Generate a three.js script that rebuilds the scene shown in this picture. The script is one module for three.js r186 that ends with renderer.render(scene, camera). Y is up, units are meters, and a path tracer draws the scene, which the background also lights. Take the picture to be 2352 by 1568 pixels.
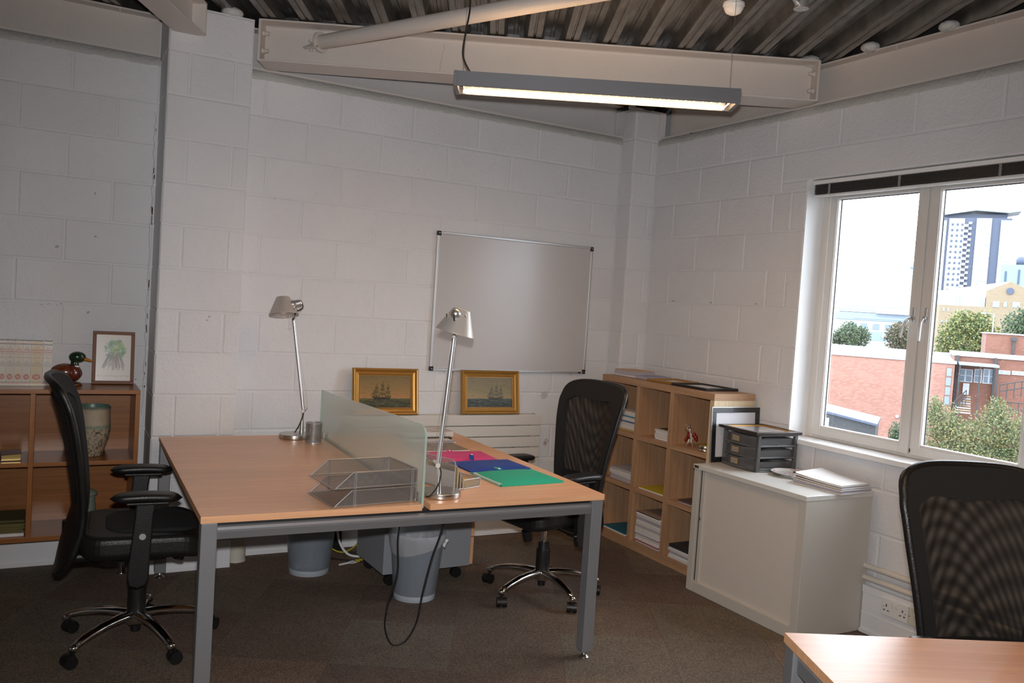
import * as THREE from 'three';
import { RoundedBoxGeometry } from 'three/addons/geometries/RoundedBoxGeometry.js';
import { mergeGeometries } from 'three/addons/utils/BufferGeometryUtils.js';
import { RectAreaLightUniformsLib } from 'three/addons/lights/RectAreaLightUniformsLib.js';

// ------------------------------------------------------------------ camera, sky, lights, exposure
const scene = new THREE.Scene();
const camera = new THREE.PerspectiveCamera(44.139, 1.5, 0.05, 3000);
camera.position.set(-3.7416, 1.5526, 4.9535);
camera.rotation.set(-0.0443, -0.5054, 0.0648, 'YXZ');
camera.updateMatrixWorld(true);
const renderer = new THREE.WebGLRenderer();
renderer.toneMapping = THREE.LinearToneMapping;
renderer.toneMappingExposure = 1.0;
renderer.shadowMap.enabled = true;
RectAreaLightUniformsLib.init();
scene.background = new THREE.Color().setRGB(8.0, 8.8, 9.7);        // flat white overcast

// the flash of the camera, about ten centimetres above its lens
const flash = new THREE.SpotLight(new THREE.Color().setRGB(1.0, 0.97, 0.965), 22.5, 0, 0.86, 0.75, 2);
flash.position.set(0, 0.10, -0.02).applyMatrix4(camera.matrixWorld);
flash.target.position.set(0, 0.05, -4).applyMatrix4(camera.matrixWorld);
flash.castShadow = true; flash.shadow.radius = 1.2;
scene.add(flash, flash.target);

// ------------------------------------------------------------------ helpers
let seed = 12345;
const rnd = () => { seed = (seed * 1664525 + 1013904223) >>> 0; return seed / 4294967296; };
const rr = (a, b) => a + (b - a) * rnd();
const V = (x, y, z) => new THREE.Vector3(x, y, z);
const lin = (r, g, b) => new THREE.Color().setRGB(r, g, b);
const used = {};
const numbered = (n) => { const k = used[n] = (used[n] ?? -1) + 1; return k ? n + '_' + String(k).padStart(3, '0') : n; };
const M4 = (p = [0, 0, 0], r = [0, 0, 0], s = [1, 1, 1]) => new THREE.Matrix4().compose(V(...p), new THREE.Quaternion().setFromEuler(new THREE.Euler(...r)), V(...s));
function clean(g) {
  let h = g.index ? g.toNonIndexed() : g;
  for (const k of Object.keys(h.attributes)) if (!['position', 'normal', 'uv'].includes(k)) h.deleteAttribute(k);
  if (!h.attributes.normal) h.computeVertexNormals();
  if (!h.attributes.uv) h.setAttribute('uv', new THREE.BufferAttribute(new Float32Array(h.attributes.position.count * 2), 2));
  h.morphAttributes = {};
  return h;
}
const mg = (...gs) => { const l = gs.flat(9).map(clean); return l.length === 1 ? l[0] : mergeGeometries(l, false); };
// uv in metres by the dominant direction of the face; grain is the axis along which u runs
function uvm(g, grain = 'x', ox = 0, oy = 0) {
  const p = g.attributes.position, n = g.attributes.normal, uv = new Float32Array(p.count * 2), a = 'xyz'.indexOf(grain);
  for (let i = 0; i < p.count; i += 3) {
    const N = [0, 0, 0];
    for (let k = 0; k < 3; k++) { N[0] += n.getX(i + k); N[1] += n.getY(i + k); N[2] += n.getZ(i + k); }
    const d = N.map(Math.abs), m = d.indexOf(Math.max(...d)), ax = [0, 1, 2].filter((q) => q !== m);
    const u = ax.includes(a) ? a : ax[0], v = ax.find((q) => q !== u);
    for (let k = 0; k < 3; k++) { const P = [p.getX(i + k), p.getY(i + k), p.getZ(i + k)]; uv[2 * (i + k)] = P[u] + ox; uv[2 * (i + k) + 1] = P[v] + oy; }
  }
  g.setAttribute('uv', new THREE.BufferAttribute(uv, 2));
  return g;
}
function mesh(name, geo, mat, parent = scene, opt = {}) {
  let g = Array.isArray(geo) ? mg(geo) : clean(geo);
  const grain = opt.grain ?? mat.userData.grain;
  if (grain && !opt.keepuv) uvm(g, grain, opt.ox ?? (mat.userData.shift ? rr(0, 9) : 0), opt.oy ?? (mat.userData.shift ? rr(0, 9) : 0));
  const m = new THREE.Mesh(g, mat);
  m.name = parent === scene ? numbered(name) : name; m.castShadow = m.receiveShadow = true; parent.add(m);
  return m;
}
function tag(o, label, category, group) { o.userData.label = label; if (category) o.userData.category = category; if (group) o.userData.group = group; return o; }
function thing(name, label, category, pos = [0, 0, 0], turn = 0, group) {
  const o = new THREE.Group(); o.name = numbered(name); o.position.set(...pos); o.rotation.y = turn; scene.add(o);
  return tag(o, label, category, group);
}
function struct(name, geo, mat, label, opt) { const m = geo ? mesh(name, geo, mat, scene, opt) : new THREE.Group(); if (!geo) { m.name = numbered(name); scene.add(m); } m.userData.kind = 'structure'; if (label) m.userData.label = label; return m; }
const bx = (w, h, d, p = [0, 0, 0], r = [0, 0, 0], rad = 0) => (rad ? new RoundedBoxGeometry(w, h, d, 1, Math.min(rad, w / 2.01, h / 2.01, d / 2.01)) : new THREE.BoxGeometry(w, h, d)).applyMatrix4(M4(p, r));
// box by its limits
const bb = (x0, x1, y0, y1, z0, z1, rad = 0) => bx(x1 - x0, y1 - y0, z1 - z0, [(x0 + x1) / 2, (y0 + y1) / 2, (z0 + z1) / 2], [0, 0, 0], rad);
const cyl = (r0, r1, h, p = [0, 0, 0], r = [0, 0, 0], n = 24, open = false) => new THREE.CylinderGeometry(r1, r0, h, n, 1, open).applyMatrix4(M4(p, r));
const lathe = (pts, n = 32, p = [0, 0, 0], r = [0, 0, 0]) => new THREE.LatheGeometry(pts.map((q) => new THREE.Vector2(...q)), n).applyMatrix4(M4(p, r));
const tube = (pts, r, n = 32, k = 8, closed = false) => new THREE.TubeGeometry(new THREE.CatmullRomCurve3(pts.map((q) => V(...q)), closed, 'centripetal'), n, r, k, closed);
function rod(a, b, r, k = 10, r2 = r) { const A = V(...a), B = V(...b), d = B.clone().sub(A), g = new THREE.CylinderGeometry(r2, r, d.length(), k); g.applyQuaternion(new THREE.Quaternion().setFromUnitVectors(V(0, 1, 0), d.clone().normalize())); return g.translate(...A.add(B).multiplyScalar(0.5).toArray()); }
// straight segments joined by short bends: bent wire
function wire(pts, r, k = 6, closed = false) {
  const gs = [], n = pts.length;
  for (let i = 0; i < (closed ? n : n - 1); i++) gs.push(rod(pts[i], pts[(i + 1) % n], r, k));
  for (const q of pts) gs.push(new THREE.SphereGeometry(r, k, 4).translate(...q));
  return gs;
}
function shape(pts, holes = []) { const s = new THREE.Shape(pts.map((q) => new THREE.Vector2(...q))); for (const h of holes) s.holes.push(new THREE.Path(h.map((q) => new THREE.Vector2(...q)))); return s; }
const ext = (s, depth, bevel = 0, seg = 2, curve = 8) => new THREE.ExtrudeGeometry(s, { depth, bevelEnabled: bevel > 0, bevelSize: bevel, bevelThickness: bevel, bevelOffset: -bevel, bevelSegments: seg, curveSegments: curve });
function rrect(w, h, r, n = 6) { const o = []; for (const [cx, cy, a] of [[w / 2 - r, h / 2 - r, 0], [-w / 2 + r, h / 2 - r, 1], [-w / 2 + r, -h / 2 + r, 2], [w / 2 - r, -h / 2 + r, 3]]) for (let i = 0; i <= n; i++) { const t = (a + i / n) * Math.PI / 2; o.push([cx + r * Math.cos(t), cy + r * Math.sin(t)]); } return o; }
// surface from a grid of points f(i, j); closed along i when wrap
function gridGeo(ni, nj, f, wrapI = false) {
  const P = [], U = [], I = [];
  for (let j = 0; j <= nj; j++) for (let i = 0; i <= ni; i++) { const q = f(i / ni, j / nj); P.push(q[0], q[1], q[2]); U.push(q[3] ?? i / ni, q[4] ?? j / nj); }
  for (let j = 0; j < nj; j++) for (let i = 0; i < ni; i++) { const a = j * (ni + 1) + i, b = a + 1, c = a + ni + 1, d = c + 1; I.push(a, b, d, a, d, c); }
  const g = new THREE.BufferGeometry();
  g.setAttribute('position', new THREE.Float32BufferAttribute(P, 3)); g.setAttribute('uv', new THREE.Float32BufferAttribute(U, 2)); g.setIndex(I); g.computeVertexNormals();
  if (wrapI) { const n = g.attributes.normal; for (let j = 0; j <= nj; j++) { const a = j * (ni + 1), b = a + ni, s = V(n.getX(a) + n.getX(b), n.getY(a) + n.getY(b), n.getZ(a) + n.getZ(b)).normalize(); n.setXYZ(a, s.x, s.y, s.z); n.setXYZ(b, s.x, s.y, s.z); } }
  return g;
}

// ------------------------------------------------------------------ textures
function hash(x, y, s) { let h = (x * 374761393 + y * 668265263 + s * 974634777) | 0; h = (h ^ (h >>> 13)) * 1274126177 | 0; return ((h ^ (h >>> 16)) >>> 0) / 4294967296; }
function vnoise(x, y, px, py, s) { // periodic value noise
  const x0 = Math.floor(x), y0 = Math.floor(y), fx = x - x0, fy = y - y0, u = fx * fx * (3 - 2 * fx), v = fy * fy * (3 - 2 * fy), m = (a, b) => ((a % b) + b) % b;
  const a = hash(m(x0, px), m(y0, py), s), b = hash(m(x0 + 1, px), m(y0, py), s), c = hash(m(x0, px), m(y0 + 1, py), s), d = hash(m(x0 + 1, px), m(y0 + 1, py), s);
  return a + (b - a) * u + (c - a) * v + (a - b - c + d) * u * v;
}
function fbm(u, v, fx, fy, oct, s) { let r = 0, a = 0.5, t = 0; for (let i = 0; i < oct; i++) { r += a * vnoise(u * fx, v * fy, fx, fy, s + i); t += a; a *= 0.5; fx *= 2; fy *= 2; } return r / t; }
// f(u, v) -> [r, g, b] (sRGB 0..1) or a number; size in metres sets the repeat
function dtex(w, h, f, sx = 1, sy = sx, srgb = true) {
  const d = new Uint8Array(w * h * 4);
  for (let j = 0; j < h; j++) for (let i = 0; i < w; i++) { const c = f((i + 0.5) / w, (j + 0.5) / h), k = 4 * (j * w + i), q = typeof c === 'number' ? [c, c, c] : c; for (let n = 0; n < 3; n++) d[k + n] = Math.max(0, Math.min(255, Math.round(q[n] * 255))); d[k + 3] = 255; }
  const t = new THREE.DataTexture(d, w, h); t.wrapS = t.wrapT = THREE.RepeatWrapping; t.magFilter = THREE.LinearFilter; t.minFilter = THREE.LinearFilter;
  t.repeat.set(1 / sx, 1 / sy); if (srgb) t.colorSpace = THREE.SRGBColorSpace; t.needsUpdate = true; return t;
}
function ctex(w, h, draw) { const c = document.createElement('canvas'); c.width = w; c.height = h; draw(c.getContext('2d'), w, h); const t = new THREE.CanvasTexture(c); t.colorSpace = THREE.SRGBColorSpace; t.magFilter = THREE.LinearFilter; return t; }
const mix3 = (a, b, t) => a.map((q, i) => q + (b[i] - q) * t);
const mat = (color, rough = 0.6, o = {}) => { const { grain, shift, ...rest } = o; const m = new THREE.MeshStandardMaterial({ color, roughness: rough, ...rest }); m.userData = { grain, shift }; return m; };
const pmat = (color, rough, o = {}) => { const { grain, shift, ...rest } = o; const m = new THREE.MeshPhysicalMaterial({ color, roughness: rough, ...rest }); m.userData = { grain, shift }; return m; };

const paintBump = dtex(512, 512, (u, v) => 0.55 * fbm(u, v, 24, 24, 3, 3) + 0.45 * fbm(u, v, 90, 90, 2, 8), 0.9, 0.9, false);
const paintTone = dtex(512, 512, (u, v) => { const k = 0.945 + 0.05 * fbm(u, v, 4, 4, 4, 21) - 0.05 * Math.max(0, fbm(u, v, 40, 40, 2, 31) - 0.7); return [k, k * 0.995, k * 0.99]; }, 1.7);
const woodTex = (a, b, c, seedn, sx = 1.6, sy = 0.8) => dtex(512, 512, (u, v) => {
  const w = fbm(u, v, 3, 10, 3, seedn) * 0.5, g = fbm(u, v + w * 0.03, 5, 90, 3, seedn + 5), p = fbm(u, v, 40, 220, 2, seedn + 9);
  let k = mix3(a, b, Math.min(1, Math.max(0, (g - 0.25) * 1.7))); k = mix3(k, c, Math.max(0, (p - 0.62)) * 1.3); const t = 0.97 + 0.06 * fbm(u, v, 2, 6, 3, seedn + 14); return k.map((q) => q * t);
}, sx, sy);
const T = {
  beech: woodTex([0.875, 0.665, 0.505], [0.93, 0.725, 0.56], [0.80, 0.575, 0.42], 40),
  beechPale: woodTex([0.70, 0.55, 0.42], [0.78, 0.625, 0.48], [0.60, 0.45, 0.33], 60),
  beechDaylit: woodTex([0.82, 0.74, 0.60], [0.88, 0.80, 0.67], [0.76, 0.66, 0.52], 70),  // pale beech with the window daylight painted into its tones
  cherry: woodTex([0.62, 0.395, 0.20], [0.70, 0.46, 0.245], [0.52, 0.31, 0.145], 80),
  duck: woodTex([0.38, 0.17, 0.07], [0.50, 0.25, 0.10], [0.25, 0.10, 0.04], 95, 0.2, 0.1),
  carpet: dtex(256, 256, (u, v) => { const k = 0.8 + 0.34 * (hash(Math.floor(u * 128), Math.floor(v * 128), 4) - 0.5) + 0.28 * (hash(Math.floor(u * 256), Math.floor(v * 256), 9) - 0.5) + 0.1 * (fbm(u, v, 6, 6, 3, 7) - 0.5); return [k, k, k]; }, 0.5),
  carpetBump: dtex(256, 256, (u, v) => 0.5 + 0.5 * Math.sin(u * Math.PI * 2 * 64) * Math.sin(v * Math.PI * 2 * 64) * (0.5 + 0.5 * hash(Math.floor(u * 128), Math.floor(v * 128), 4)), 0.5, 0.5, false),
  galv: dtex(256, 512, (u, v) => { const k = 0.74 + 0.2 * (fbm(u, v, 3, 40, 3, 2) - 0.5) + 0.25 * (fbm(u, v, 16, 24, 3, 12) - 0.5); return [k, k * 0.985, k * 0.955]; }, 1.2, 0.6),
  leather: dtex(256, 256, (u, v) => fbm(u, v, 48, 48, 3, 5), 0.12, 0.12, false),
  brick: dtex(512, 512, (u, v) => { const rows = 26, y = v * rows, j = Math.floor(y), x = u * 8 + (j % 2) * 0.5, i = Math.floor(x), fy = y - j, fx = x - i; const m = fy < 0.13 || fx < 0.05; const t = hash(((i % 8) + 8) % 8, j, 3); return m ? [0.58, 0.49, 0.45] : mix3([0.56, 0.385, 0.33], [0.63, 0.455, 0.40], t); }, 1.8, 1.95),
  brickBuff: dtex(256, 256, (u, v) => { const y = v * 26, j = Math.floor(y), x = u * 8 + (j % 2) * 0.5, i = Math.floor(x); const m = y - j < 0.13; const t = hash(((i % 8) + 8) % 8, j, 3); return m ? [0.82, 0.76, 0.66] : mix3([0.70, 0.63, 0.52], [0.77, 0.70, 0.59], t); }, 1.8, 1.95),
  meshHoles: (() => { const t = dtex(128, 128, (u, v) => { const q = (a, b) => Math.hypot((a - Math.round(a)), (b - Math.round(b)) * 1.0); const a = u * 8, b = v * 8; const d = Math.min(q(a, b), q(a + 0.5, b + 0.5)); return d < 0.235 ? 0 : 1; }, 0.0288, 0.0288, false); return t; })(),
  wireMesh: (() => dtex(64, 64, (u, v) => { const a = u * 4, b = v * 4, q = (x, y) => Math.abs(x - Math.round(x)) + Math.abs(y - Math.round(y)); const d = Math.min(q(a, b), q(a + 0.5, b + 0.5)); return d < 0.33 ? 0 : 1; }, 0.014, 0.014, false))(),
  pages: dtex(64, 256, (u, v) => { const k = 0.86 + 0.12 * (hash(3, Math.floor(v * 128), 5) - 0.5) + 0.03 * hash(Math.floor(u * 64), Math.floor(v * 128), 1); return [k, k * 0.985, k * 0.965]; }, 0.3, 0.05),
  concrete: dtex(256, 256, (u, v) => { const k = 0.8 + 0.2 * (fbm(u, v, 8, 8, 4, 77) - 0.5); return [k, k, k]; }, 3),
};

const m = {
  wall: mat(lin(0.775, 0.79, 0.815), 0.62, { map: paintTone, bumpMap: paintBump, bumpScale: 0.0035, grain: 'x' }),
  steel: mat(lin(0.70, 0.655, 0.62), 0.5, { map: paintTone, bumpMap: paintBump, bumpScale: 0.0012, grain: 'x' }),
  web: mat(lin(0.66, 0.66, 0.67), 0.6, { map: paintTone, bumpMap: paintBump, bumpScale: 0.0018, grain: 'x' }),
  rust: mat(lin(0.11, 0.055, 0.03), 0.9),
  putty: mat(lin(0.52, 0.52, 0.5), 0.7, { bumpMap: paintBump, bumpScale: 0.006, grain: 'x' }),
  deck: mat(lin(0.46, 0.46, 0.46), 0.34, { map: T.galv, metalness: 0.75, grain: 'z' }),
  slab: mat(lin(0.06, 0.06, 0.06), 0.9),
  white: mat(lin(0.80, 0.80, 0.79), 0.4),
  upvc: pmat(lin(0.70, 0.68, 0.645), 0.3, { clearcoat: 0.3 }),
  sill: pmat(lin(0.86, 0.87, 0.88), 0.25, { clearcoat: 0.4 }),
  gasket: mat(lin(0.015, 0.016, 0.018), 0.6),
  radiator: pmat(lin(0.68, 0.645, 0.59), 0.4, {}),
  skirting: pmat(lin(0.82, 0.83, 0.85), 0.45, {}),
  pipe: mat(lin(0.70, 0.66, 0.60), 0.45),
  beech: pmat(lin(1, 1, 1), 0.36, { map: T.beech, clearcoat: 0.25, clearcoatRoughness: 0.28, grain: 'z', shift: true }),
  beechEdge: pmat(lin(1, 0.99, 0.96), 0.45, { map: T.beech, grain: 'x', shift: true }),
  beechEndLit: pmat(lin(1, 1, 1), 0.4, { map: T.beechDaylit, grain: 'y', shift: true }),  // lit copy of the shelf beech, daylight on the end panel put into the colour
  beechX: pmat(lin(0.92, 0.92, 0.92), 0.45, { map: T.beechPale, grain: 'y', shift: true }),
  cherry: pmat(lin(0.80, 0.78, 0.75), 0.3, { map: T.cherry, grain: 'x', clearcoat: 0.2, clearcoatRoughness: 0.3, shift: true }),
  frameMetal: mat(lin(0.25, 0.255, 0.27), 0.42, { metalness: 0.35 }),
  darkMetal: mat(lin(0.02, 0.021, 0.023), 0.5, { metalness: 0.2 }),
  chrome: mat(lin(0.72, 0.71, 0.69), 0.12, { metalness: 1 }),
  brushed: mat(lin(0.55, 0.53, 0.50), 0.3, { metalness: 1 }),
  alu: mat(lin(0.66, 0.66, 0.66), 0.38, { metalness: 0.9 }),
  aluShade: mat(lin(0.62, 0.58, 0.54), 0.42, { metalness: 0.45 }),
  wireSilver: mat(lin(0.52, 0.51, 0.50), 0.36, { metalness: 0.8 }),
  wireMesh: mat(lin(0.30, 0.29, 0.285), 0.45, { metalness: 0.6, alphaMap: T.wireMesh, transparent: true, side: THREE.DoubleSide, grain: 'x' }),
  blackPlastic: mat(lin(0.009, 0.009, 0.0095), 0.42, { bumpMap: T.leather, bumpScale: 0.0004, grain: 'x' }),
  leather: pmat(lin(0.0085, 0.0083, 0.0082), 0.4, { bumpMap: T.leather, bumpScale: 0.0006, grain: 'x' }),
  fabric: mat(lin(0.008, 0.0082, 0.009), 0.85, { bumpMap: T.leather, bumpScale: 0.0006, grain: 'x' }),
  chairMesh: mat(lin(0.008, 0.0082, 0.009), 0.7, { alphaMap: T.meshHoles, transparent: true, side: THREE.DoubleSide }),
  cable: mat(lin(0.012, 0.012, 0.012), 0.5),
  cream: mat(lin(0.66, 0.64, 0.55), 0.5),
  creamSteel: pmat(lin(0.56, 0.54, 0.49), 0.42, {}),
  tambour: mat(lin(0.64, 0.60, 0.545), 0.5),
  board: pmat(lin(0.56, 0.545, 0.54), 0.22, { clearcoat: 0.3, clearcoatRoughness: 0.25 }),
  frosted: pmat(lin(0.84, 0.95, 0.87), 0.26, { transmission: 0.32, thickness: 0, ior: 1.5, side: THREE.DoubleSide }),
  glassEdge: pmat(lin(0.42, 0.55, 0.48), 0.2, {}),
  pane: pmat(lin(1, 1, 1), 0.0, { transmission: 1, thickness: 0, ior: 1.45 }),
  paper: mat(lin(0.78, 0.77, 0.76), 0.8),
  pages: mat(lin(0.9, 0.9, 0.9), 0.85, { map: T.pages, grain: 'x', shift: true }),
  gold: mat(lin(0.50, 0.27, 0.065), 0.38, { metalness: 0.6 }),
  goldDark: mat(lin(0.34, 0.17, 0.045), 0.42, { metalness: 0.6 }),
};

// ------------------------------------------------------------------ the room: floor
const floor = struct('floor', bb(-6.7, 0.3, -0.12, -0.004, -0.5, 7.7), m.slab, 'brown carpet tile floor with tiles turned against each other');
{ // half-metre carpet tiles laid on the building's grid, 29 degrees off the walls
  const tones = [[0.275, 0.188, 0.132], [0.222, 0.158, 0.114], [0.25, 0.192, 0.134], [0.208, 0.142, 0.106], [0.234, 0.186, 0.138]].map((c) => mat(lin(...c), 0.95, { map: T.carpet, bumpMap: T.carpetBump, bumpScale: 0.002 }));
  const g = uvm(clean(bx(0.4985, 0.006, 0.4985, [0, -0.003, 0])), 'x'), a = 0.507, e1 = [Math.cos(a), Math.sin(a)], e2 = [-Math.sin(a), Math.cos(a)];
  for (let i = -12; i < 14; i++) for (let j = -12; j < 16; j++) {
    const u = i + 0.5, w = j + 0.5, x = -2.418 + 0.5 * (u * e1[0] + w * e2[0]), z = 1.149 + 0.5 * (u * e1[1] + w * e2[1]);
    if (x < -5.6 || x > -0.12 || z < 0.05 || z > 5.4) continue;
    if (x + z * 0.55 < -4.4 && z > 3.4) continue;
    const t = new THREE.Mesh(g, tones[Math.floor(hash(i + 40, j + 40, 6) * 5)]); t.name = 'carpet_tile'; t.position.set(x, 0, z); t.rotation.y = -a + (Math.floor(hash(i + 40, j + 40, 2) * 4)) * Math.PI / 2; t.receiveShadow = true; floor.add(t);
  }
  const rest = mesh('carpet', [bb(-6.6, 0.2, -0.0045, -0.0035, -0.4, 7.6)], tones[0], floor, { grain: 'x' });
}

// ------------------------------------------------------------------ block walls
const LINE = (k) => 2.529 - 0.225 * k;                                // height of the bed joint under course k
function blockGeo(place, u0, u1, y0, y1, flip) {
  const J = 0.004, c = 0.0055, o = rr(-0.0006, 0.0008), w = () => rr(-0.0012, 0.0012);
  const O = [[u0 + J, y0 + J], [u1 - J, y0 + J], [u1 - J, y1 - J], [u0 + J, y1 - J]];
  const C = [[u0 + J + c + w(), y0 + J + c + w()], [u1 - J - c + w(), y0 + J + c + w()], [u1 - J - c + w(), y1 - J - c + w()], [u0 + J + c + w(), y1 - J - c + w()]];
  const F = C.map((q) => [...q, o]), E = O.map((q) => [...q, -0.0032]), B = O.map((q) => [...q, -0.02]), P = [];
  const quad = (a, b, d, e) => { for (const q of flip ? [a, d, b, a, e, d] : [a, b, d, a, d, e]) P.push(...place(...q)); };
  quad(...F);
  for (let i = 0; i < 4; i++) { const j = (i + 1) % 4; quad(E[i], E[j], F[j], F[i]); quad(B[i], B[j], E[j], E[i]); }
  const g = new THREE.BufferGeometry(); g.setAttribute('position', new THREE.Float32BufferAttribute(P, 3)); g.computeVertexNormals();
  return g;
}
function course(parent, place, u0, u1, y0, y1, joints, flip) {
  if (y1 - y0 < 0.03) return;
  const js = [u0, ...joints.filter((j) => j > u0 + 0.03 && j < u1 - 0.03).sort((a, b) => a - b), u1];
  for (let i = 0; i + 1 < js.length; i++) mesh('block', blockGeo(place, js[i], js[i + 1], y0, y1, flip), m.wall, parent, { grain: 'x', ox: rr(0, 7), oy: rr(0, 7) });
}
const run = (o, a, b, step = 0.45) => { const r = []; for (let q = o - step * 20; q < b; q += step) if (q > a) r.push(q + rr(-0.006, 0.006)); return r; };
const B0 = 0.0035;

// back wall between the pilaster and the corner pier
const wallBack = struct('wall_back', [bb(-3.2, 0.05, 0, 2.76, -0.25, -B0), bb(-3.3, 0.45, 2.7, 3.1, -0.42, -0.24)], m.wall, 'white painted block wall behind the desks', { grain: 'x' });
for (let k = -1; k <= 11; k++) {
  const y1 = k < 0 ? 2.754 : LINE(k), y0 = Math.max(0, k < 0 ? 2.529 : LINE(k + 1)), o = [-2.2451, -2.4465, -2.2264, -2.4623][(k + 1) % 4];
  course(wallBack, (u, y, n) => [u, y, n], -2.815, -0.21, y0, y1, run(k === -1 ? o : o, -2.9, 0));
}
// recess wall left of the pilaster, seventeen centimetres further back
const wallRecess = struct('wall_recess', [bb(-6.7, -3.2, 0, 2.76, -0.42, -0.13 - B0), bb(-6.7, -3.2, 2.7, 3.1, -0.6, -0.40)], m.wall, 'white painted block wall behind the bookcase', { grain: 'x' });
for (let k = -1; k <= 11; k++) {
  const y1 = k < 0 ? 2.754 : LINE(k), y0 = Math.max(0, k < 0 ? 2.529 : LINE(k + 1));
  course(wallRecess, (u, y, n) => [u, y, -0.13 + n], -4.75, -3.245, y0, y1, run((k + 10) % 2 ? -3.675 : -3.90, -4.75, -3.2));
}
// pilaster one block wide, standing 0.2 m proud
const wallPil = struct('wall_pilaster', [bb(-3.241, -2.819, 0, 2.99, -0.2, 0.2 - B0)], m.wall, 'white painted block pilaster one block wide', { grain: 'x' });
for (let k = -2; k <= 11; k++) {
  const y1 = k < -1 ? 2.985 : k < 0 ? 2.754 : LINE(k), y0 = Math.max(0, LINE(k + 1));
  course(wallPil, (u, y, n) => [u, y, 0.2 + n], -3.244, -2.816, y0, y1, (k + 10) % 2 ? [-3.135, -2.905] : []);
  mesh('block', blockGeo((u, y, n) => [-3.244 - n, y, u], -0.125, 0.197, y0, y1, true), m.wall, wallPil, { ox: rr(0, 7) });
}
// rust and peeling paint along the joint of pilaster and recess
{
  const P = [];
  for (let i = 0; i < 14; i++) { const y = rr(0.95, 2.55), h = rr(0.008, 0.05), w = rr(0.002, 0.006); P.push(bx(w, h, 0.0012, [-3.252 - rr(0, 0.005), y, -0.1275], [0, 0, rr(-0.08, 0.08)])); }
  mesh('rust_patch', P, m.rust, wallRecess).userData.kind = 'stuff';
  const crack = []; let x = -3.262; for (let i = 0; i < 60; i++) { const y = 0.8 + i * 0.028; const nx = -3.262 + rr(-0.004, 0.006); crack.push(rod([x, y, -0.1288], [nx, y + 0.028, -0.1288], 0.0007, 4)); x = nx; }
  mesh('crack', crack, mat(lin(0.2, 0.19, 0.18), 0.9), wallRecess).userData.kind = 'stuff';
  const crack2 = []; x = -2.8155; for (let i = 0; i < 90; i++) { const y = 0.76 + i * 0.0225; const nx = -2.8148 + rr(-0.0015, 0.0015); crack2.push(rod([x, y, 0.0012], [nx, y + 0.0225, 0.0012], 0.0012, 4)); x = nx; }
  mesh('crack', crack2, mat(lin(0.3, 0.29, 0.28), 0.9), wallBack).userData.kind = 'stuff';
  // chips, holes and scuffs
  const chip = mat(lin(0.46, 0.44, 0.43), 0.9), dark = mat(lin(0.2, 0.19, 0.185), 0.9), scuff = mat(lin(0.56, 0.54, 0.53), 0.8);
  const blob = (x, y, z, r, mt, par, sx = 1) => mesh('chip', new THREE.CircleGeometry(r, 7).applyMatrix4(M4([x, y, z], [0, 0, rr(0, 3)], [1, rr(0.5, 0.9), 1])).scale(1, 1, 1), mt, par, { grain: null });
  for (const [x, y, r, q] of [[-3.71, 1.70, 0.011, 0], [-3.54, 2.0, 0.008, 0], [-3.53, 1.77, 0.007, 0], [-3.55, 1.36, 0.009, 0], [-3.3, 1.0, 0.006, 0], [-3.68, 1.4, 0.004, 1], [-3.7, 1.39, 0.003, 1], [-3.74, 1.395, 0.003, 1], [-3.77, 1.39, 0.003, 1]]) blob(x, y, -0.1272, r, q ? dark : chip, wallRecess);
  for (const [x, y, r] of [[-2.98, 1.38, 0.008], [-2.99, 1.36, 0.006]]) blob(x, y, 0.2028, r, chip, wallPil);
  for (const [x, y, r] of [[-1.75, 2.35, 0.004], [-1.33, 2.08, 0.006], [-2.62, 2.07, 0.005], [-0.98, 2.06, 0.004]]) blob(x, y, 0.0028, r, chip, wallBack);
  for (const [x, y, r] of [[-0.72, 0.94, 0.03], [-0.68, 0.62, 0.022], [-0.69, 0.6, 0.018]]) blob(x, y, 0.0028, r, scuff, wallBack);
  m.chipDark = dark; m.chip = chip;
}
// corner pier
const wallPier = struct('wall_corner', [bb(-0.2065, 0.05, 0, 2.97, -0.1, 0.15 - B0)], m.wall, 'narrow white block pier filling the room corner', { grain: 'x' });
for (let k = -2; k <= 11; k++) {
  const y1 = k < -1 ? 2.96 : k < 0 ? 2.754 : LINE(k), y0 = Math.max(0, LINE(k + 1));
  course(wallPier, (u, y, n) => [u, y, 0.15 + n], -0.21, 0.0, y0, y1, (k + 10) % 2 ? [-0.06] : []);
  mesh('block', blockGeo((u, y, n) => [-0.21 - n, y, u], 0.0, 0.148, y0, y1, true), m.wall, wallPier, { ox: rr(0, 7) });
}
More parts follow.
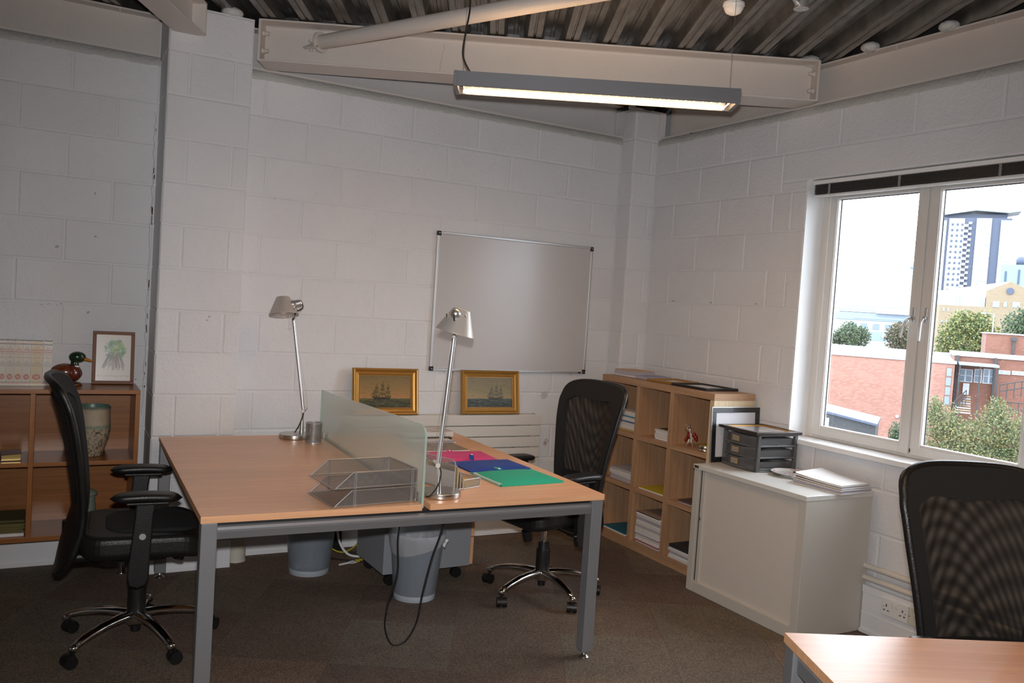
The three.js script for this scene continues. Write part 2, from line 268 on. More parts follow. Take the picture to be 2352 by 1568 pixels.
// right wall with the window opening z 1.53 - 2.88, y 0.90 - 2.364
const WZ0 = 1.53, WZ1 = 2.88, WY0 = 0.90, WY1 = 2.364;
const wallRight = struct('wall_right', [bb(B0, 0.3, 0, 2.76, -0.25, WZ0), bb(B0, 0.3, 0, 2.76, WZ1, 7.7), bb(B0, 0.3, 0, WY0, WZ0, WZ1), bb(B0, 0.3, WY1, 2.76, WZ0, WZ1), bb(0.28, 0.42, 2.7, 3.1, -0.4, 7.7)], m.wall, 'white painted block wall with the window', { grain: 'z' });
for (let k = -1; k <= 11; k++) {
  const y1 = k < 0 ? 2.754 : LINE(k), y0 = Math.max(0, k < 0 ? 2.529 : LINE(k + 1)), o = (k + 10) % 2 ? 0.375 : 0.617, js = run(o, 0.1, 3.3), pl = (u, y, n) => [-n, y, u];
  if (k === 0) { course(wallRight, pl, 0.151, 1.335, y0, y1, js, true); course(wallRight, pl, 1.335, 3.2, WY1, y1, [], true); course(wallRight, pl, 1.335, WZ0, y0, WY1, [], true); course(wallRight, pl, WZ1, 3.2, y0, WY1, [], true); }
  else if (y0 >= WY1 || y1 <= WY0) course(wallRight, pl, 0.151, 3.2, y0, y1, js, true);
  else if (y0 < WY0) { course(wallRight, pl, 0.151, WZ0, y0, y1, js, true); course(wallRight, pl, WZ0, WZ1, y0, WY0 - 0.03, js, true); course(wallRight, pl, WZ1, 3.2, y0, y1, js, true); }
  else { course(wallRight, pl, 0.151, WZ0, y0, y1, [...js, ...(k % 2 ? [1.42] : [])], true); course(wallRight, pl, WZ1, 3.2, y0, y1, js, true); }
}
for (const [z, y, r] of [[0.42, 1.645, 0.005], [0.435, 1.645, 0.004], [0.455, 1.644, 0.003], [0.80, 1.645, 0.004], [0.812, 1.646, 0.004], [1.2, 1.65, 0.004], [1.21, 1.648, 0.003]]) mesh('chip', new THREE.CircleGeometry(r, 7).applyMatrix4(M4([-0.0022, y, z], [0, -Math.PI / 2, 0])), m.chipDark, wallRight);
mesh('chip', new THREE.CircleGeometry(0.016, 3).applyMatrix4(M4([0.012, 2.775, 0.47], [0, -Math.PI / 2, 0.4])), mat(lin(0.16, 0.12, 0.06), 0.9), wallRight);
// walls out of the frame, behind and left of the camera
struct('wall_front', bb(-6.7, 0.3, 0, 3.1, 7.6, 7.9), m.wall, 'plain white wall behind the camera', { grain: 'x' });
struct('wall_left', bb(-6.9, -6.6, 0, 3.1, -0.6, 7.9), m.wall, 'plain white wall left of the camera', { grain: 'z' });

// ------------------------------------------------------------------ steel: edge beams on the walls, cross beam, side beam, brace
function edgeBeam(label, place, u0, u1, ledge, webOff, web = m.web, grain = 'x') { // place(u, y, n) with n out of the wall
  const t = struct('steel_beam', null, null, label);
  const box = (a, b, y0, y1, n0, n1) => { const p = place(a, y0, n0), q = place(b, y1, n1); return bb(Math.min(p[0], q[0]), Math.max(p[0], q[0]), y0, y1, Math.min(p[2], q[2]), Math.max(p[2], q[2])); };
  const bev = []; // rough mortar fillet under the flange
  const N = Math.ceil((u1 - u0) / 0.03);
  const g = gridGeo(N, 3, (i, j) => { const u = u0 + (u1 - u0) * i, e = 0.0025 * (hash(Math.round(u * 60), j * 3, 8) - 0.5) + 0.004 * (hash(Math.round(u * 25), 3, 18) - 0.5); const q = [[0.0015, 2.728 + e * 1.5], [0.006, 2.738 + e], [0.001, 2.768], [-0.035, 2.792]][Math.round(j * 3)]; return place(u, q[1], q[0]); });
  mesh('mortar_fillet', g, m.putty, t, { grain });
  mesh('bottom_flange', box(u0, u1, 2.782, 2.794, -0.2, -0.016), m.steel, t, { grain });
  mesh('web', box(u0, u1, 2.794, 3.006, -webOff - 0.008, -webOff), web, t, { grain });
  mesh('top_flange', box(u0, u1, 3.006, 3.016, -0.2, -0.03), m.steel, t, { grain });
  const lugs = []; for (let u = u0 + 0.3; u < u1; u += 0.52) lugs.push(box(u, u + 0.006, 2.985, 3.008, -0.034, -0.028));
  mesh('lug', lugs, m.steel, t);
  return t;
}
edgeBeam('grey steel beam in the wall head above the whiteboard', (u, y, n) => [u, y, n], -2.815, -0.2, 0, 0.11);
edgeBeam('grey steel beam in the wall head above the bookcase', (u, y, n) => [u, y, -0.13 + n], -4.8, -3.245, 0, 0.1, m.steel);
edgeBeam('cream steel beam in the wall head above the window', (u, y, n) => [-n, y, u], 0.15, 4.2, 0, 0.09, m.steel, 'z');

const BA = 0.475, E1 = [Math.cos(BA), Math.sin(BA)], E2 = [-Math.sin(BA), Math.cos(BA)];      // along the cross beam, and towards the camera
function ibeam(name, label, len, depth, width, tf) {   // along local x, bottom at y 0
  const t = struct(name, null, null, label);
  mesh('bottom_flange', bx(len, tf, width, [len / 2, tf / 2, 0], [0, 0, 0], 0.002), m.steel, t);
  mesh('top_flange', bx(len, tf, width, [len / 2, depth - tf / 2, 0], [0, 0, 0], 0.002), m.steel, t);
  const fil = []; for (const s of [-1, 1]) for (const [y, q] of [[tf, 1], [depth - tf, -1]]) fil.push(gridGeo(1, 4, (i, j) => { const a = j * Math.PI / 2, r = 0.012; return [i * len, y + q * (r - r * Math.sin(a)), s * (0.004 + r - r * Math.cos(a))]; }));
  mesh('web', [bx(len, depth - 2 * tf, 0.008, [len / 2, depth / 2, 0]), ...fil], m.steel, t);
  return t;
}
{
  const t = ibeam('steel_beam', 'cream steel cross beam spanning over the pendant light', 3.10, 0.226, 0.203, 0.0096);
  t.position.set(-2.745, 2.788, 0.075); t.rotation.y = -BA;
  for (const x of [0.006, 3.094]) {
    mesh('end_plate', bx(0.014, 0.222, 0.205, [x, 0.113, 0], [0, 0, 0], 0.002), m.steel, t);
    for (const z of [0.055, -0.055]) for (const y of [0.065, 0.16]) { const s = x < 1 ? 1 : -1; mesh('bolt', [cyl(0.017, 0.017, 0.014, [x + s * 0.014, y, z], [0, 0, Math.PI / 2], 6), cyl(0.011, 0.010, 0.02, [x + s * 0.03, y, z], [0, 0, Math.PI / 2], 10)], m.steel, t); }
  }
  const c = []; let x0 = 0.99, y0 = 0.04; for (let i = 0; i < 14; i++) { const nx = 0.99 + 0.001 * i + rr(-0.006, 0.006); c.push(rod([x0, y0, 0.0046], [nx, y0 + 0.011, 0.0046], 0.0006, 4)); x0 = nx; y0 += 0.011; }
  mesh('paint_crack', c, mat(lin(0.3, 0.26, 0.23), 0.9), t).userData.kind = 'stuff';
}
{
  const t = ibeam('steel_beam', 'cream steel beam butting against the pilaster head', 3.4, 0.17, 0.15, 0.0096);
  t.position.set(-3.135, 2.845, 0.19); t.rotation.y = -(BA + Math.PI / 2);
  mesh('end_plate', bx(0.012, 0.165, 0.15, [0.006, 0.085, 0]), m.steel, t);
}
{ // tubular brace with its gusset
  const t = struct('steel_brace', null, null, 'cream round steel brace tube bolted beside the pilaster');
  const d = V(0.62, 0, 1.25).normalize(), s = V(-2.485, 2.925, 0.246);
  const P = (k, dy = 0, side = 0) => [s.x + d.x * k + d.z * side, s.y + dy, s.z + d.z * k - d.x * side];
  mesh('brace_tube', rod(P(0.03), P(3.6), 0.039, 28), m.steel, t, { keepuv: true });
  mesh('end_cap', cyl(0.056, 0.056, 0.01, P(0.028), [0, 0, 0], 24).applyMatrix4(M4()), m.steel, t);
  t.children[t.children.length - 1].geometry.dispose();
  t.children[t.children.length - 1].geometry = uvm(clean(rod(P(0.018), P(0.03), 0.056, 24)), 'x');
  const gus = ext(shape([[-0.26, -0.014], [-0.10, -0.05], [0.03, -0.056], [0.03, 0.056], [-0.05, 0.052], [-0.26, 0.0]]), 0.012, 0.001, 1);
  gus.rotateX(Math.PI / 2 + 0.75).rotateY(-Math.atan2(d.z, d.x)).translate(s.x, s.y + 0.006, s.z);
  mesh('gusset_plate', gus, m.steel, t);
  mesh('bolt', [cyl(0.018, 0.018, 0.016, P(-0.05, -0.014), [0, 0, 0], 6), cyl(0.011, 0.011, 0.03, P(-0.05, -0.03), [0, 0, 0], 10)], m.steel, t);
  mesh('bolt', [cyl(0.018, 0.018, 0.016, P(-0.05, 0.014), [0, 0, 0], 6)], m.steel, t);
}

// ------------------------------------------------------------------ ceiling: profiled steel deck under a slab
const ceiling = struct('ceiling', bb(-6.9, 0.42, 3.095, 3.25, -0.6, 7.9), m.slab, 'profiled galvanised steel deck ceiling with deep ribs');
{
  const P = 0.2065, prof = [[0, 0], [0.030, 0], [0.034, 0.007], [0.041, 0.007], [0.045, 0], [0.075, 0], [0.096, 0.062], [0.128, 0.062], [0.133, 0.067], [0.149, 0.067], [0.154, 0.062], [0.1855, 0.062], [P, 0]];
  const o = [-2.745 + 0.02 * E1[0], 0.075 + 0.02 * E1[1]];
  const clip = (c) => { let lo = -9, hi = 12; for (const [a, b, q] of [[E1[0] * c + o[0], E2[0], [-6.55, 0.3]], [E1[1] * c + o[1], E2[1], [-0.4, 7.55]]]) { const t = [(q[0] - a) / b, (q[1] - a) / b].sort((x, y) => x - y); lo = Math.max(lo, t[0]); hi = Math.min(hi, t[1]); } return [lo, hi]; };
  let strips = [];
  for (let i = -26; i < 36; i++) {
    const a = clip(i * P), b = clip((i + 1) * P), lo = Math.min(a[0], b[0]), hi = Math.max(a[1], b[1]);
    if (hi - lo < 0.05) continue;
    const pos = [];
    for (let k = 0; k + 1 < prof.length; k++) {
      const [u0, h0] = prof[k], [u1, h1] = prof[k + 1], W = (u, h, t) => [o[0] + E1[0] * (i * P + u) + E2[0] * t, 3.020 + h, o[1] + E1[1] * (i * P + u) + E2[1] * t];
      const q = [W(u0, h0, lo), W(u1, h1, lo), W(u1, h1, hi), W(u0, h0, hi)]; for (const n of [0, 1, 2, 0, 2, 3]) pos.push(...q[n]);
    }
    const g = new THREE.BufferGeometry(); g.setAttribute('position', new THREE.Float32BufferAttribute(pos, 3)); g.computeVertexNormals();
    const uv = new Float32Array(pos.length / 3 * 2); for (let n = 0; n < uv.length / 2; n++) { const x = pos[3 * n] - o[0], z = pos[3 * n + 2] - o[1]; uv[2 * n] = (x * E2[0] + z * E2[1]); uv[2 * n + 1] = (x * E1[0] + z * E1[1]); }
    g.setAttribute('uv', new THREE.BufferAttribute(uv, 2));
    strips.push(g);
    if (strips.length === 3) { mesh('deck_sheet', strips, m.deck, ceiling, { keepuv: true }); strips = []; }
  }
  if (strips.length) mesh('deck_sheet', strips, m.deck, ceiling, { keepuv: true });
  // filler pieces closing the ribs over the cross beam
  const fill = mat(lin(0.10, 0.105, 0.11), 0.35, { metalness: 0.7 });
  for (let i = 0; i < 15; i++) {
    const c = i * P + 0.127, g = ext(shape([[-0.055, 0], [0.055, 0], [0.033, 0.05], [-0.033, 0.05]]), 0.003, 0);
    g.rotateY(-BA).translate(o[0] + E1[0] * c - E2[0] * 0.03, 3.019, o[1] + E1[1] * c - E2[1] * 0.03);
    mesh('rib_closer', g, fill, ceiling);
  }
  const foam = mat(lin(0.62, 0.63, 0.62), 0.9, { bumpMap: paintBump, bumpScale: 0.01, grain: 'x' });
  for (const [x, y, z, s] of [[-2.93, 3.01, 0.16, 0.06], [0.0, 3.03, 1.47, 0.07], [0.02, 3.03, 1.86, 0.05], [0.03, 3.03, 2.3, 0.05], [-0.16, 2.99, 0.07, 0.06]]) mesh('packing', new THREE.IcosahedronGeometry(s, 1).scale(1, 0.55, 1).translate(x, y, z), foam, ceiling);
  mesh('packing', new THREE.IcosahedronGeometry(0.09, 1).scale(1, 0.5, 1).translate(-0.12, 3.0, 0.1), mat(lin(0.03, 0.028, 0.025), 0.9), ceiling);
}

// ------------------------------------------------------------------ skirting trunking, pipes, sockets
{
  const t = struct('baseboard_back', [bb(-2.815, -0.21, 0, 0.21, 0.0, 0.03, 0.004)], m.skirting, 'white skirting along the back wall');
  mesh('lip', bb(-2.815, -0.21, 0, 0.022, 0.03, 0.037, 0.002), m.skirting, t);
  const l = struct('baseboard_left', [bb(-5.2, -3.25, 0, 0.21, -0.13, -0.10, 0.004)], m.skirting, 'white skirting along the recess wall');
  mesh('lip', bb(-5.2, -3.25, 0, 0.022, -0.10, -0.093, 0.002), m.skirting, l);
  const q = struct('baseboard_pilaster', [bb(-3.25, -2.81, 0, 0.15, 0.2, 0.212, 0.004)], m.skirting, 'white skirting around the pilaster foot');
  mesh('lip', bb(-3.25, -2.81, 0, 0.022, 0.212, 0.217, 0.002), m.skirting, q);
  const r = struct('baseboard_right', [bb(-0.045, 0, 0, 0.235, 2.14, 7.6, 0.004)], m.skirting, 'white trunking along the window wall');
  mesh('cover_strip', bb(-0.049, -0.045, 0.205, 0.243, 2.14, 7.6, 0.002), m.skirting, r); mesh('lip', bb(-0.054, -0.045, 0, 0.02, 2.14, 7.6, 0.002), m.skirting, r); mesh('cover_strip', bb(-0.047, -0.045, 0.10, 0.104, 2.14, 7.6), m.skirting, r);
  for (const [y, w] of [[0.338, 'upper'], [0.278, 'lower']]) { const p = tag(mesh('heating_pipe', rod([-0.035, y, 2.12], [-0.035, y, 7.5], 0.0145, 16), m.pipe), w + ' cream heating pipe running under the window', 'pipe', 'heating pipes'); }
  const s = thing('double_socket', 'white double power socket on the trunking by chair', 'socket', [-0.049, 0.178, 2.337]);
  mesh('plate', bx(0.009, 0.086, 0.146, [-0.0045, 0, 0], [0, 0, 0], 0.003), m.white, s);
  for (const z of [-0.012, 0.012]) mesh('switch', bx(0.006, 0.024, 0.014, [-0.011, 0.022, z], [0, 0, 0.1], 0.002), m.white, s);
  for (const z of [-0.045, 0.045]) mesh('pin_hole', [bx(0.002, 0.012, 0.005, [-0.0092, 0.008, z]), bx(0.002, 0.005, 0.009, [-0.0092, -0.016, z - 0.011]), bx(0.002, 0.005, 0.009, [-0.0092, -0.016, z + 0.011])], m.darkMetal, s);
  for (const z of [-0.062, 0.062]) mesh('screw', cyl(0.003, 0.003, 0.002, [-0.0095, 0, z], [0, 0, Math.PI / 2], 10), m.brushed, s);
  const d = thing('data_socket', 'cream single data socket beside the double socket', 'socket', [-0.049, 0.178, 2.456]);
  mesh('plate', bx(0.009, 0.086, 0.086, [-0.0045, 0, 0], [0, 0, 0], 0.003), m.cream, d); mesh('label_strip', bx(0.002, 0.008, 0.03, [-0.0095, 0.014, 0]), m.white, d); mesh('jack', bx(0.003, 0.012, 0.013, [-0.009, -0.004, 0]), m.pipe, d);
  for (const z of [-0.035, 0.035]) mesh('screw', cyl(0.003, 0.003, 0.002, [-0.0095, 0, z], [0, 0, Math.PI / 2], 10), m.brushed, d);
}

// ------------------------------------------------------------------ window with its reveal, sill and blind
{
  const t = struct('trim_1', [bb(-0.001, 0.135, WY0, WY1, WZ0 - 0.002, WZ0 + 0.003), bb(-0.001, 0.135, WY1 - 0.003, WY1 + 0.002, WZ0, WZ1), bb(-0.001, 0.135, WY0, WY1, WZ1 - 0.003, WZ1 + 0.002)], m.sill, 'smooth white plastered window reveal');
  struct('trim_2', [bb(-0.035, 0.135, 0.872, 0.902, WZ0 + 0.001, WZ1 + 0.0, 0.006)], m.sill, 'glossy white window sill board');
  const w = struct('window_1', null, null, 'cream framed window of two side hung casements');
  const ring = (z0, z1, y0, y1, b, x0, x1) => [bb(x0, x1, y0, y1, z0, z0 + b, 0.003), bb(x0, x1, y0, y1, z1 - b, z1, 0.003), bb(x0, x1, y0, y0 + b, z0 + b, z1 - b, 0.003), bb(x0, x1, y1 - b, y1, z0 + b, z1 - b, 0.003)];
  mesh('outer_frame', [...ring(WZ0, WZ1, 0.902, WY1, 0.05, 0.135, 0.2), bb(0.135, 0.2, 0.93, 2.34, 2.19, 2.24)], m.upvc, w);
  for (const [a, b, i] of [[1.65, 2.148, 0], [2.277, 2.76, 1]]) {
    const s = mesh('casement', ring(a - 0.058, b + 0.058, 0.97 - 0.05, 2.256 + 0.06, 0.058, 0.122, 0.153), m.upvc, w);
    mesh('gasket', ring(a - 0.004, b + 0.004, 0.966, 2.26, 0.006, 0.143, 0.153), m.gasket, s);
    mesh('bead', ring(a - 0.014, b + 0.014, 0.956, 2.27, 0.01, 0.117, 0.13), m.upvc, s);
    const p = mesh('pane', [bb(0.150, 0.1505, 0.962, 2.262, a - 0.006, b + 0.006)], m.pane, w);
    const drops = []; for (let n = 0; n < (i ? 150 : 60); n++) { const y = 0.98 + 1.05 * Math.pow(rnd(), 1.5), z = rr(a + 0.01, b - 0.01), r = rr(0.0006, 0.0016); drops.push(new THREE.SphereGeometry(r, 6, 4).translate(0.1492, y, z)); }
    const dm = mesh('raindrops', drops, mat(lin(0.9, 0.93, 0.95), 0.15), p); dm.userData.kind = 'stuff';
    const hz = i ? a - 0.03 : b + 0.03, hn = mesh('handle', [bx(0.008, 0.075, 0.017, [0.118, 1.63, hz], [0, 0, 0], 0.003), cyl(0.011, 0.011, 0.02, [0.11, 1.615, hz], [0, 0, Math.PI / 2], 14)], m.alu, w);
    mesh('lever', tube(i ? [[0.1, 1.615, hz], [0.092, 1.6, hz - 0.003], [0.09, 1.56, hz - 0.006], [0.09, 1.5, hz - 0.008]] : [[0.1, 1.615, hz], [0.085, 1.605, hz - 0.012], [0.08, 1.57, hz - 0.026], [0.078, 1.51, hz - 0.036]], 0.0065, 16, 8), m.alu, hn);
    mesh('lock', cyl(0.005, 0.005, 0.004, [0.099, 1.615, hz], [0, 0, Math.PI / 2], 12), m.darkMetal, hn);
  }
  const b = thing('venetian_blind', 'grey venetian blind pulled up tight under the window head', 'blind', [0.04, 2.362, 0]);
  mesh('head_rail', bx(0.04, 0.022, 1.31, [0, -0.017, 2.205], [0, 0, 0], 0.002), m.white, b);
  const sl = mat(lin(0.12, 0.115, 0.11), 0.4, { metalness: 0.4 });
  mesh('slat_stack', Array.from({ length: 16 }, (_, i) => bx(0.026, 0.0011, 1.305, [rr(-0.001, 0.001), -0.032 - i * 0.0033, 2.205], [0, 0, rr(-0.04, 0.04)])), sl, b);
  mesh('bottom_rail', bx(0.03, 0.013, 1.31, [0, -0.092, 2.205], [0, 0, 0], 0.004), m.white, b);
  for (const z of [1.66, 2.1, 2.62]) mesh('ladder_cord', [bx(0.004, 0.056, 0.012, [-0.016, -0.058, z]), ...Array.from({ length: 6 }, (_, i) => new THREE.SphereGeometry(0.0055, 6, 4).translate(-0.017 + rr(-0.002, 0.002), -0.034 - i * 0.010, z + rr(-0.003, 0.003)))], mat(lin(0.3, 0.3, 0.29), 0.8), b);
}

// ------------------------------------------------------------------ pendant luminaires
const warm = lin(1.0, 0.62, 0.33);
function luminaire(label, group, pos, turn, len) {   // along local x, underside at y 0, camera side is +z
  const t = thing('pendant_light', label, 'light', pos, turn, group);
  const g = mat(lin(0.20, 0.205, 0.22), 0.4, { metalness: 0.25 });
  const W = 0.17, H = 0.066, a = 0.036;
  const side = shape([[0, 0.012], [0.006, 0], [0.012, 0], [0.012, 0.004], [0.010, 0.012], [0.006, 0.03], [0.006, H - 0.004], [0.02, H - 0.004], [0.02, H], [0.0, H]]);
  const mk = (s) => { const q = ext(side, len, 0); q.rotateY(Math.PI / 2).translate(-len / 2, 0, 0); if (s > 0) q.translate(0, 0, W / 2); else q.rotateY(Math.PI).translate(0, 0, -W / 2); return q; };
  mesh('housing', [mk(1), mk(-1)], g, t);
  for (const s of [-1, 1]) mesh('end_cap', bx(0.018, H + 0.002, W + 0.002, [s * (len / 2 + 0.005), H / 2, 0], [0, 0, 0], 0.002), g, t);
  mesh('gear_tray', bb(-len / 2, len / 2, H - 0.03, H - 0.024, -W / 2 + 0.02, W / 2 - 0.02), m.white, t);
  const refl = mat(lin(0.88, 0.87, 0.85), 0.35, { metalness: 0.4, side: THREE.DoubleSide });
  mesh('reflector', [1, -1].map((s) => gridGeo(1, 8, (i, j) => { const q = j * 1.25; return [(i - 0.5) * (len - 0.04), 0.003 + 0.034 * Math.sin(q), s * (W / 2 - 0.013 - 0.03 * (1 - Math.cos(q)))]; })), refl, t);
  const n = 31; for (let i = 0; i <= n; i++) mesh('louvre_blade', ext(shape([[-0.071, 0.002], [0.071, 0.002], [0.064, 0.014], [0, 0.010], [-0.064, 0.014]]), 0.0012, 0).rotateY(0).applyMatrix4(new THREE.Matrix4().makeRotationY(Math.PI / 2)).translate(-len / 2 + 0.03 + i * (len - 0.06) / n, 0, 0), refl, t);
  const lamp = mesh('tube_lamp', rod([-len / 2 + 0.03, 0.034, 0], [len / 2 - 0.03, 0.034, 0], 0.008, 12), new THREE.MeshStandardMaterial({ color: 0x000000, emissive: warm, emissiveIntensity: 9 }), t);
  const l = new THREE.RectAreaLight(warm, 24, len - 0.08, 0.12); l.position.set(0, 0.0255, 0); l.rotation.x = -Math.PI / 2; t.add(l);
  const up = mesh('tube_lamp', rod([-len / 2 + 0.03, H - 0.014, 0], [len / 2 - 0.03, H - 0.014, 0], 0.008, 12), new THREE.MeshStandardMaterial({ color: 0x000000, emissive: warm, emissiveIntensity: 9 }), t);
  const u = new THREE.RectAreaLight(warm, 6, len - 0.08, 0.09); u.position.set(0, H + 0.001, 0); u.rotation.x = Math.PI / 2; t.add(u);
  const top = 3.06 - pos[1];
  for (const s of [-1, 1]) { mesh('wire_grip', cyl(0.005, 0.003, 0.016, [s * (len / 2 - 0.02), H + 0.008, 0], [0, 0, 0], 8), m.brushed, t); mesh('suspension_wire', rod([s * (len / 2 - 0.02), H, 0], [s * (len / 2 - 0.02), top, 0], 0.0011, 6), m.brushed, t); }
  mesh('power_cable', tube([[-len / 2 + 0.07, H, 0], [-len / 2 + 0.045, H + 0.03, 0], [-len / 2 + 0.016, H + 0.09, 0.004], [-len / 2 + 0.022, H + 0.2, 0.004], [-len / 2 + 0.034, H + 0.3, 0.002], [-len / 2 + 0.026, top, 0]], 0.0042, 40, 8), m.cable, t);
  return t;
}
luminaire('long grey louvred pendant light hanging below the cross beam', undefined, [-1.566, 2.522, 1.662], -0.506, 1.272);
luminaire('long grey louvred pendant light hanging over the front desk', undefined, [-1.75, 2.522, 4.45], -0.506, 1.272);
{
  const d = thing('smoke_detector', 'round white smoke detector under the steel deck', 'detector', [-0.985, 3.02, 1.90]);
  mesh('base', cyl(0.05, 0.05, 0.012, [0, -0.006, 0]), m.white, d); mesh('dome', lathe([[0, -0.052], [0.02, -0.05], [0.035, -0.042], [0.044, -0.026], [0.047, -0.012]], 28), m.white, d);
  const c = thing('conduit_box', 'galvanised conduit with round junction box under the deck', 'conduit', [-0.79, 2.99, 2.13]);
  mesh('box', [cyl(0.032, 0.032, 0.03, [0, 0.005, 0])], m.alu, c); mesh('lid', cyl(0.034, 0.034, 0.004, [0, -0.012, 0]), m.alu, c); mesh('conduit', rod([-0.03, 0.008, 0], [-0.5, 0.008, 0.28], 0.0105, 12), m.alu, c); mesh('screw', [cyl(0.004, 0.004, 0.003, [0.02, -0.015, 0], [0, 0, 0], 8), cyl(0.004, 0.004, 0.003, [-0.02, -0.015, 0], [0, 0, 0], 8)], m.brushed, c);
}

// ------------------------------------------------------------------ bench desk for two
const DX = -2.382, DZ = 1.091, DA = -0.024, DH = 0.74;
const deskAt = (u, y, v) => [DX + u * Math.cos(DA) + v * Math.sin(DA), y, DZ - u * Math.sin(DA) + v * Math.cos(DA)];
function deskTop(parent, x0, x1, z0, z1) {
  const t = mesh('tabletop', bb(x0, x1, DH - 0.024, DH, z0, z1), m.beech, parent, { grain: 'x' });
  const e = 0.0008; mesh('edging', [bb(x0 - e, x1 + e, DH - 0.0245, DH - 0.0003, z1, z1 + e), bb(x0 - e, x1 + e, DH - 0.0245, DH - 0.0003, z0 - e, z0), bb(x0 - e, x0, DH - 0.0245, DH - 0.0003, z0, z1), bb(x1, x1 + e, DH - 0.0245, DH - 0.0003, z0, z1)], m.beechEdge, t);
}
function deskLeg(parent, x, z) {
  const l = mesh('leg', bb(x - 0.028, x + 0.028, 0.028, DH - 0.025, z - 0.028, z + 0.028, 0.004), m.frameMetal, parent);
  mesh('levelling_foot', lathe([[0, 0], [0.024, 0], [0.024, 0.003], [0.012, 0.012], [0.007, 0.016], [0.007, 0.03], [0, 0.03]], 20, [x, 0, z]), m.brushed, l);
}
{
  const t = thing('bench_desk', 'beech bench desk for two with grey metal frame', 'desk', [DX, 0, DZ], DA);
  const w = 0.845, l = 0.829;
  deskTop(t, -w, -0.018, -l, l); deskTop(t, 0.018, w, -l, l);
  for (const sx of [-1, 1]) for (const sz of [-1, 1]) deskLeg(t, sx * (w - 0.03), sz * (l - 0.031));
  for (const sz of [-1, 1]) { // end beams with a rounded shoulder
    const b = ext(shape([[0.013, 0], [0.035, 0], [0.047, 0.028], [0.048, 0.036], [0.044, 0.045], [0.034, 0.05], [0.014, 0.05], [0.004, 0.045], [0, 0.036], [0.001, 0.028]]), 2 * (w - 0.058), 0.0).rotateY(Math.PI / 2).translate(-w + 0.058, DH - 0.089, sz * (l - 0.031) + 0.024);
    mesh('end_beam', b, m.frameMetal, t);
  }
  for (const sx of [-1, 1]) mesh('side_beam', bb(sx * (w - 0.05) - 0.02, sx * (w - 0.05) + 0.02, DH - 0.085, DH - 0.035, -l + 0.06, l - 0.06, 0.004), m.frameMetal, t);
  mesh('centre_beam', bb(-0.06, 0.06, DH - 0.075, DH - 0.03, -l + 0.06, l - 0.06), m.darkMetal, t);
  mesh('cable_tray', [bb(-0.16, 0.16, DH - 0.16, DH - 0.157, -l + 0.2, l - 0.3), bb(-0.16, -0.157, DH - 0.16, DH - 0.09, -l + 0.2, l - 0.3), bb(0.157, 0.16, DH - 0.16, DH - 0.09, -l + 0.2, l - 0.3)], m.darkMetal, t);
  for (const q of [-1, 1]) mesh('spacer', bb(-w + 0.06, w - 0.06, DH - 0.04, DH - 0.0245, q * (l - 0.035) - 0.015, q * (l - 0.035) + 0.015), m.darkMetal, t);
}
{ // frosted screen clamped in the gap, tipping slightly
  const t = thing('glass_screen', 'frosted glass divider screen standing between the two desktops', 'screen', deskAt(0, DH, 0), DA);
  const z0 = -0.812, z1 = 0.785, h0 = 0.257, h1 = 0.312, o = [[z0, -0.03], [z1 + 0.004, -0.03], [z1, h1 - 0.045]];
  for (let i = 0; i <= 6; i++) { const a = i / 6 * Math.PI / 2; o.push([z1 - 0.07 + 0.07 * Math.cos(a), h1 - 0.045 + 0.037 * Math.sin(a)]); }
  o.push([z0 + 0.003, h0], [z0, h0 - 0.003]);
  const pane = (x) => { const q = new THREE.ShapeGeometry(shape(o)); return q.rotateY(-Math.PI / 2).translate(x, 0, 0); };
  mesh('glass_pane', [pane(0.004)], m.frosted, t);
  const edge = []; for (let i = 0; i < o.length; i++) { const a = o[i], b = o[(i + 1) % o.length]; const q = [[-0.0045, a[1], a[0]], [0.0045, a[1], a[0]], [0.0045, b[1], b[0]], [-0.0045, b[1], b[0]]], g = new THREE.BufferGeometry(); g.setAttribute('position', new THREE.Float32BufferAttribute([0, 1, 2, 0, 2, 3].flatMap((k) => q[k]), 3)); g.computeVertexNormals(); edge.push(g); }
  mesh('glass_edge', edge, m.glassEdge, t);
  for (const z of [-0.7, 0.75]) { mesh('clamp', [bx(0.006, 0.06, 0.03, [-0.011, 0.005, z], [0, 0, 0], 0.001), bx(0.006, 0.06, 0.03, [0.011, 0.005, z], [0, 0, 0], 0.001), bx(0.034, 0.006, 0.05, [0, -0.03, z])], m.alu, t); }
}
{ // desk in the foreground
  const t = thing('front_desk', 'beech desk in the foreground with a chair behind it', 'desk', [-2.02, 0, 3.42], -0.44);
  deskTop(t, 0, 1.6, 0, 0.8);
  for (const x of [0.03, 1.57]) for (const z of [0.03, 0.77]) deskLeg(t, x, z);
  for (const x of [0.03, 1.57]) mesh('end_beam', bb(x - 0.02, x + 0.02, DH - 0.085, DH - 0.035, 0.06, 0.74, 0.01), m.frameMetal, t);
  for (const z of [0.03, 0.77]) mesh('side_beam', bb(0.06, 1.54, DH - 0.085, DH - 0.035, z - 0.02, z + 0.02, 0.01), m.frameMetal, t);
}

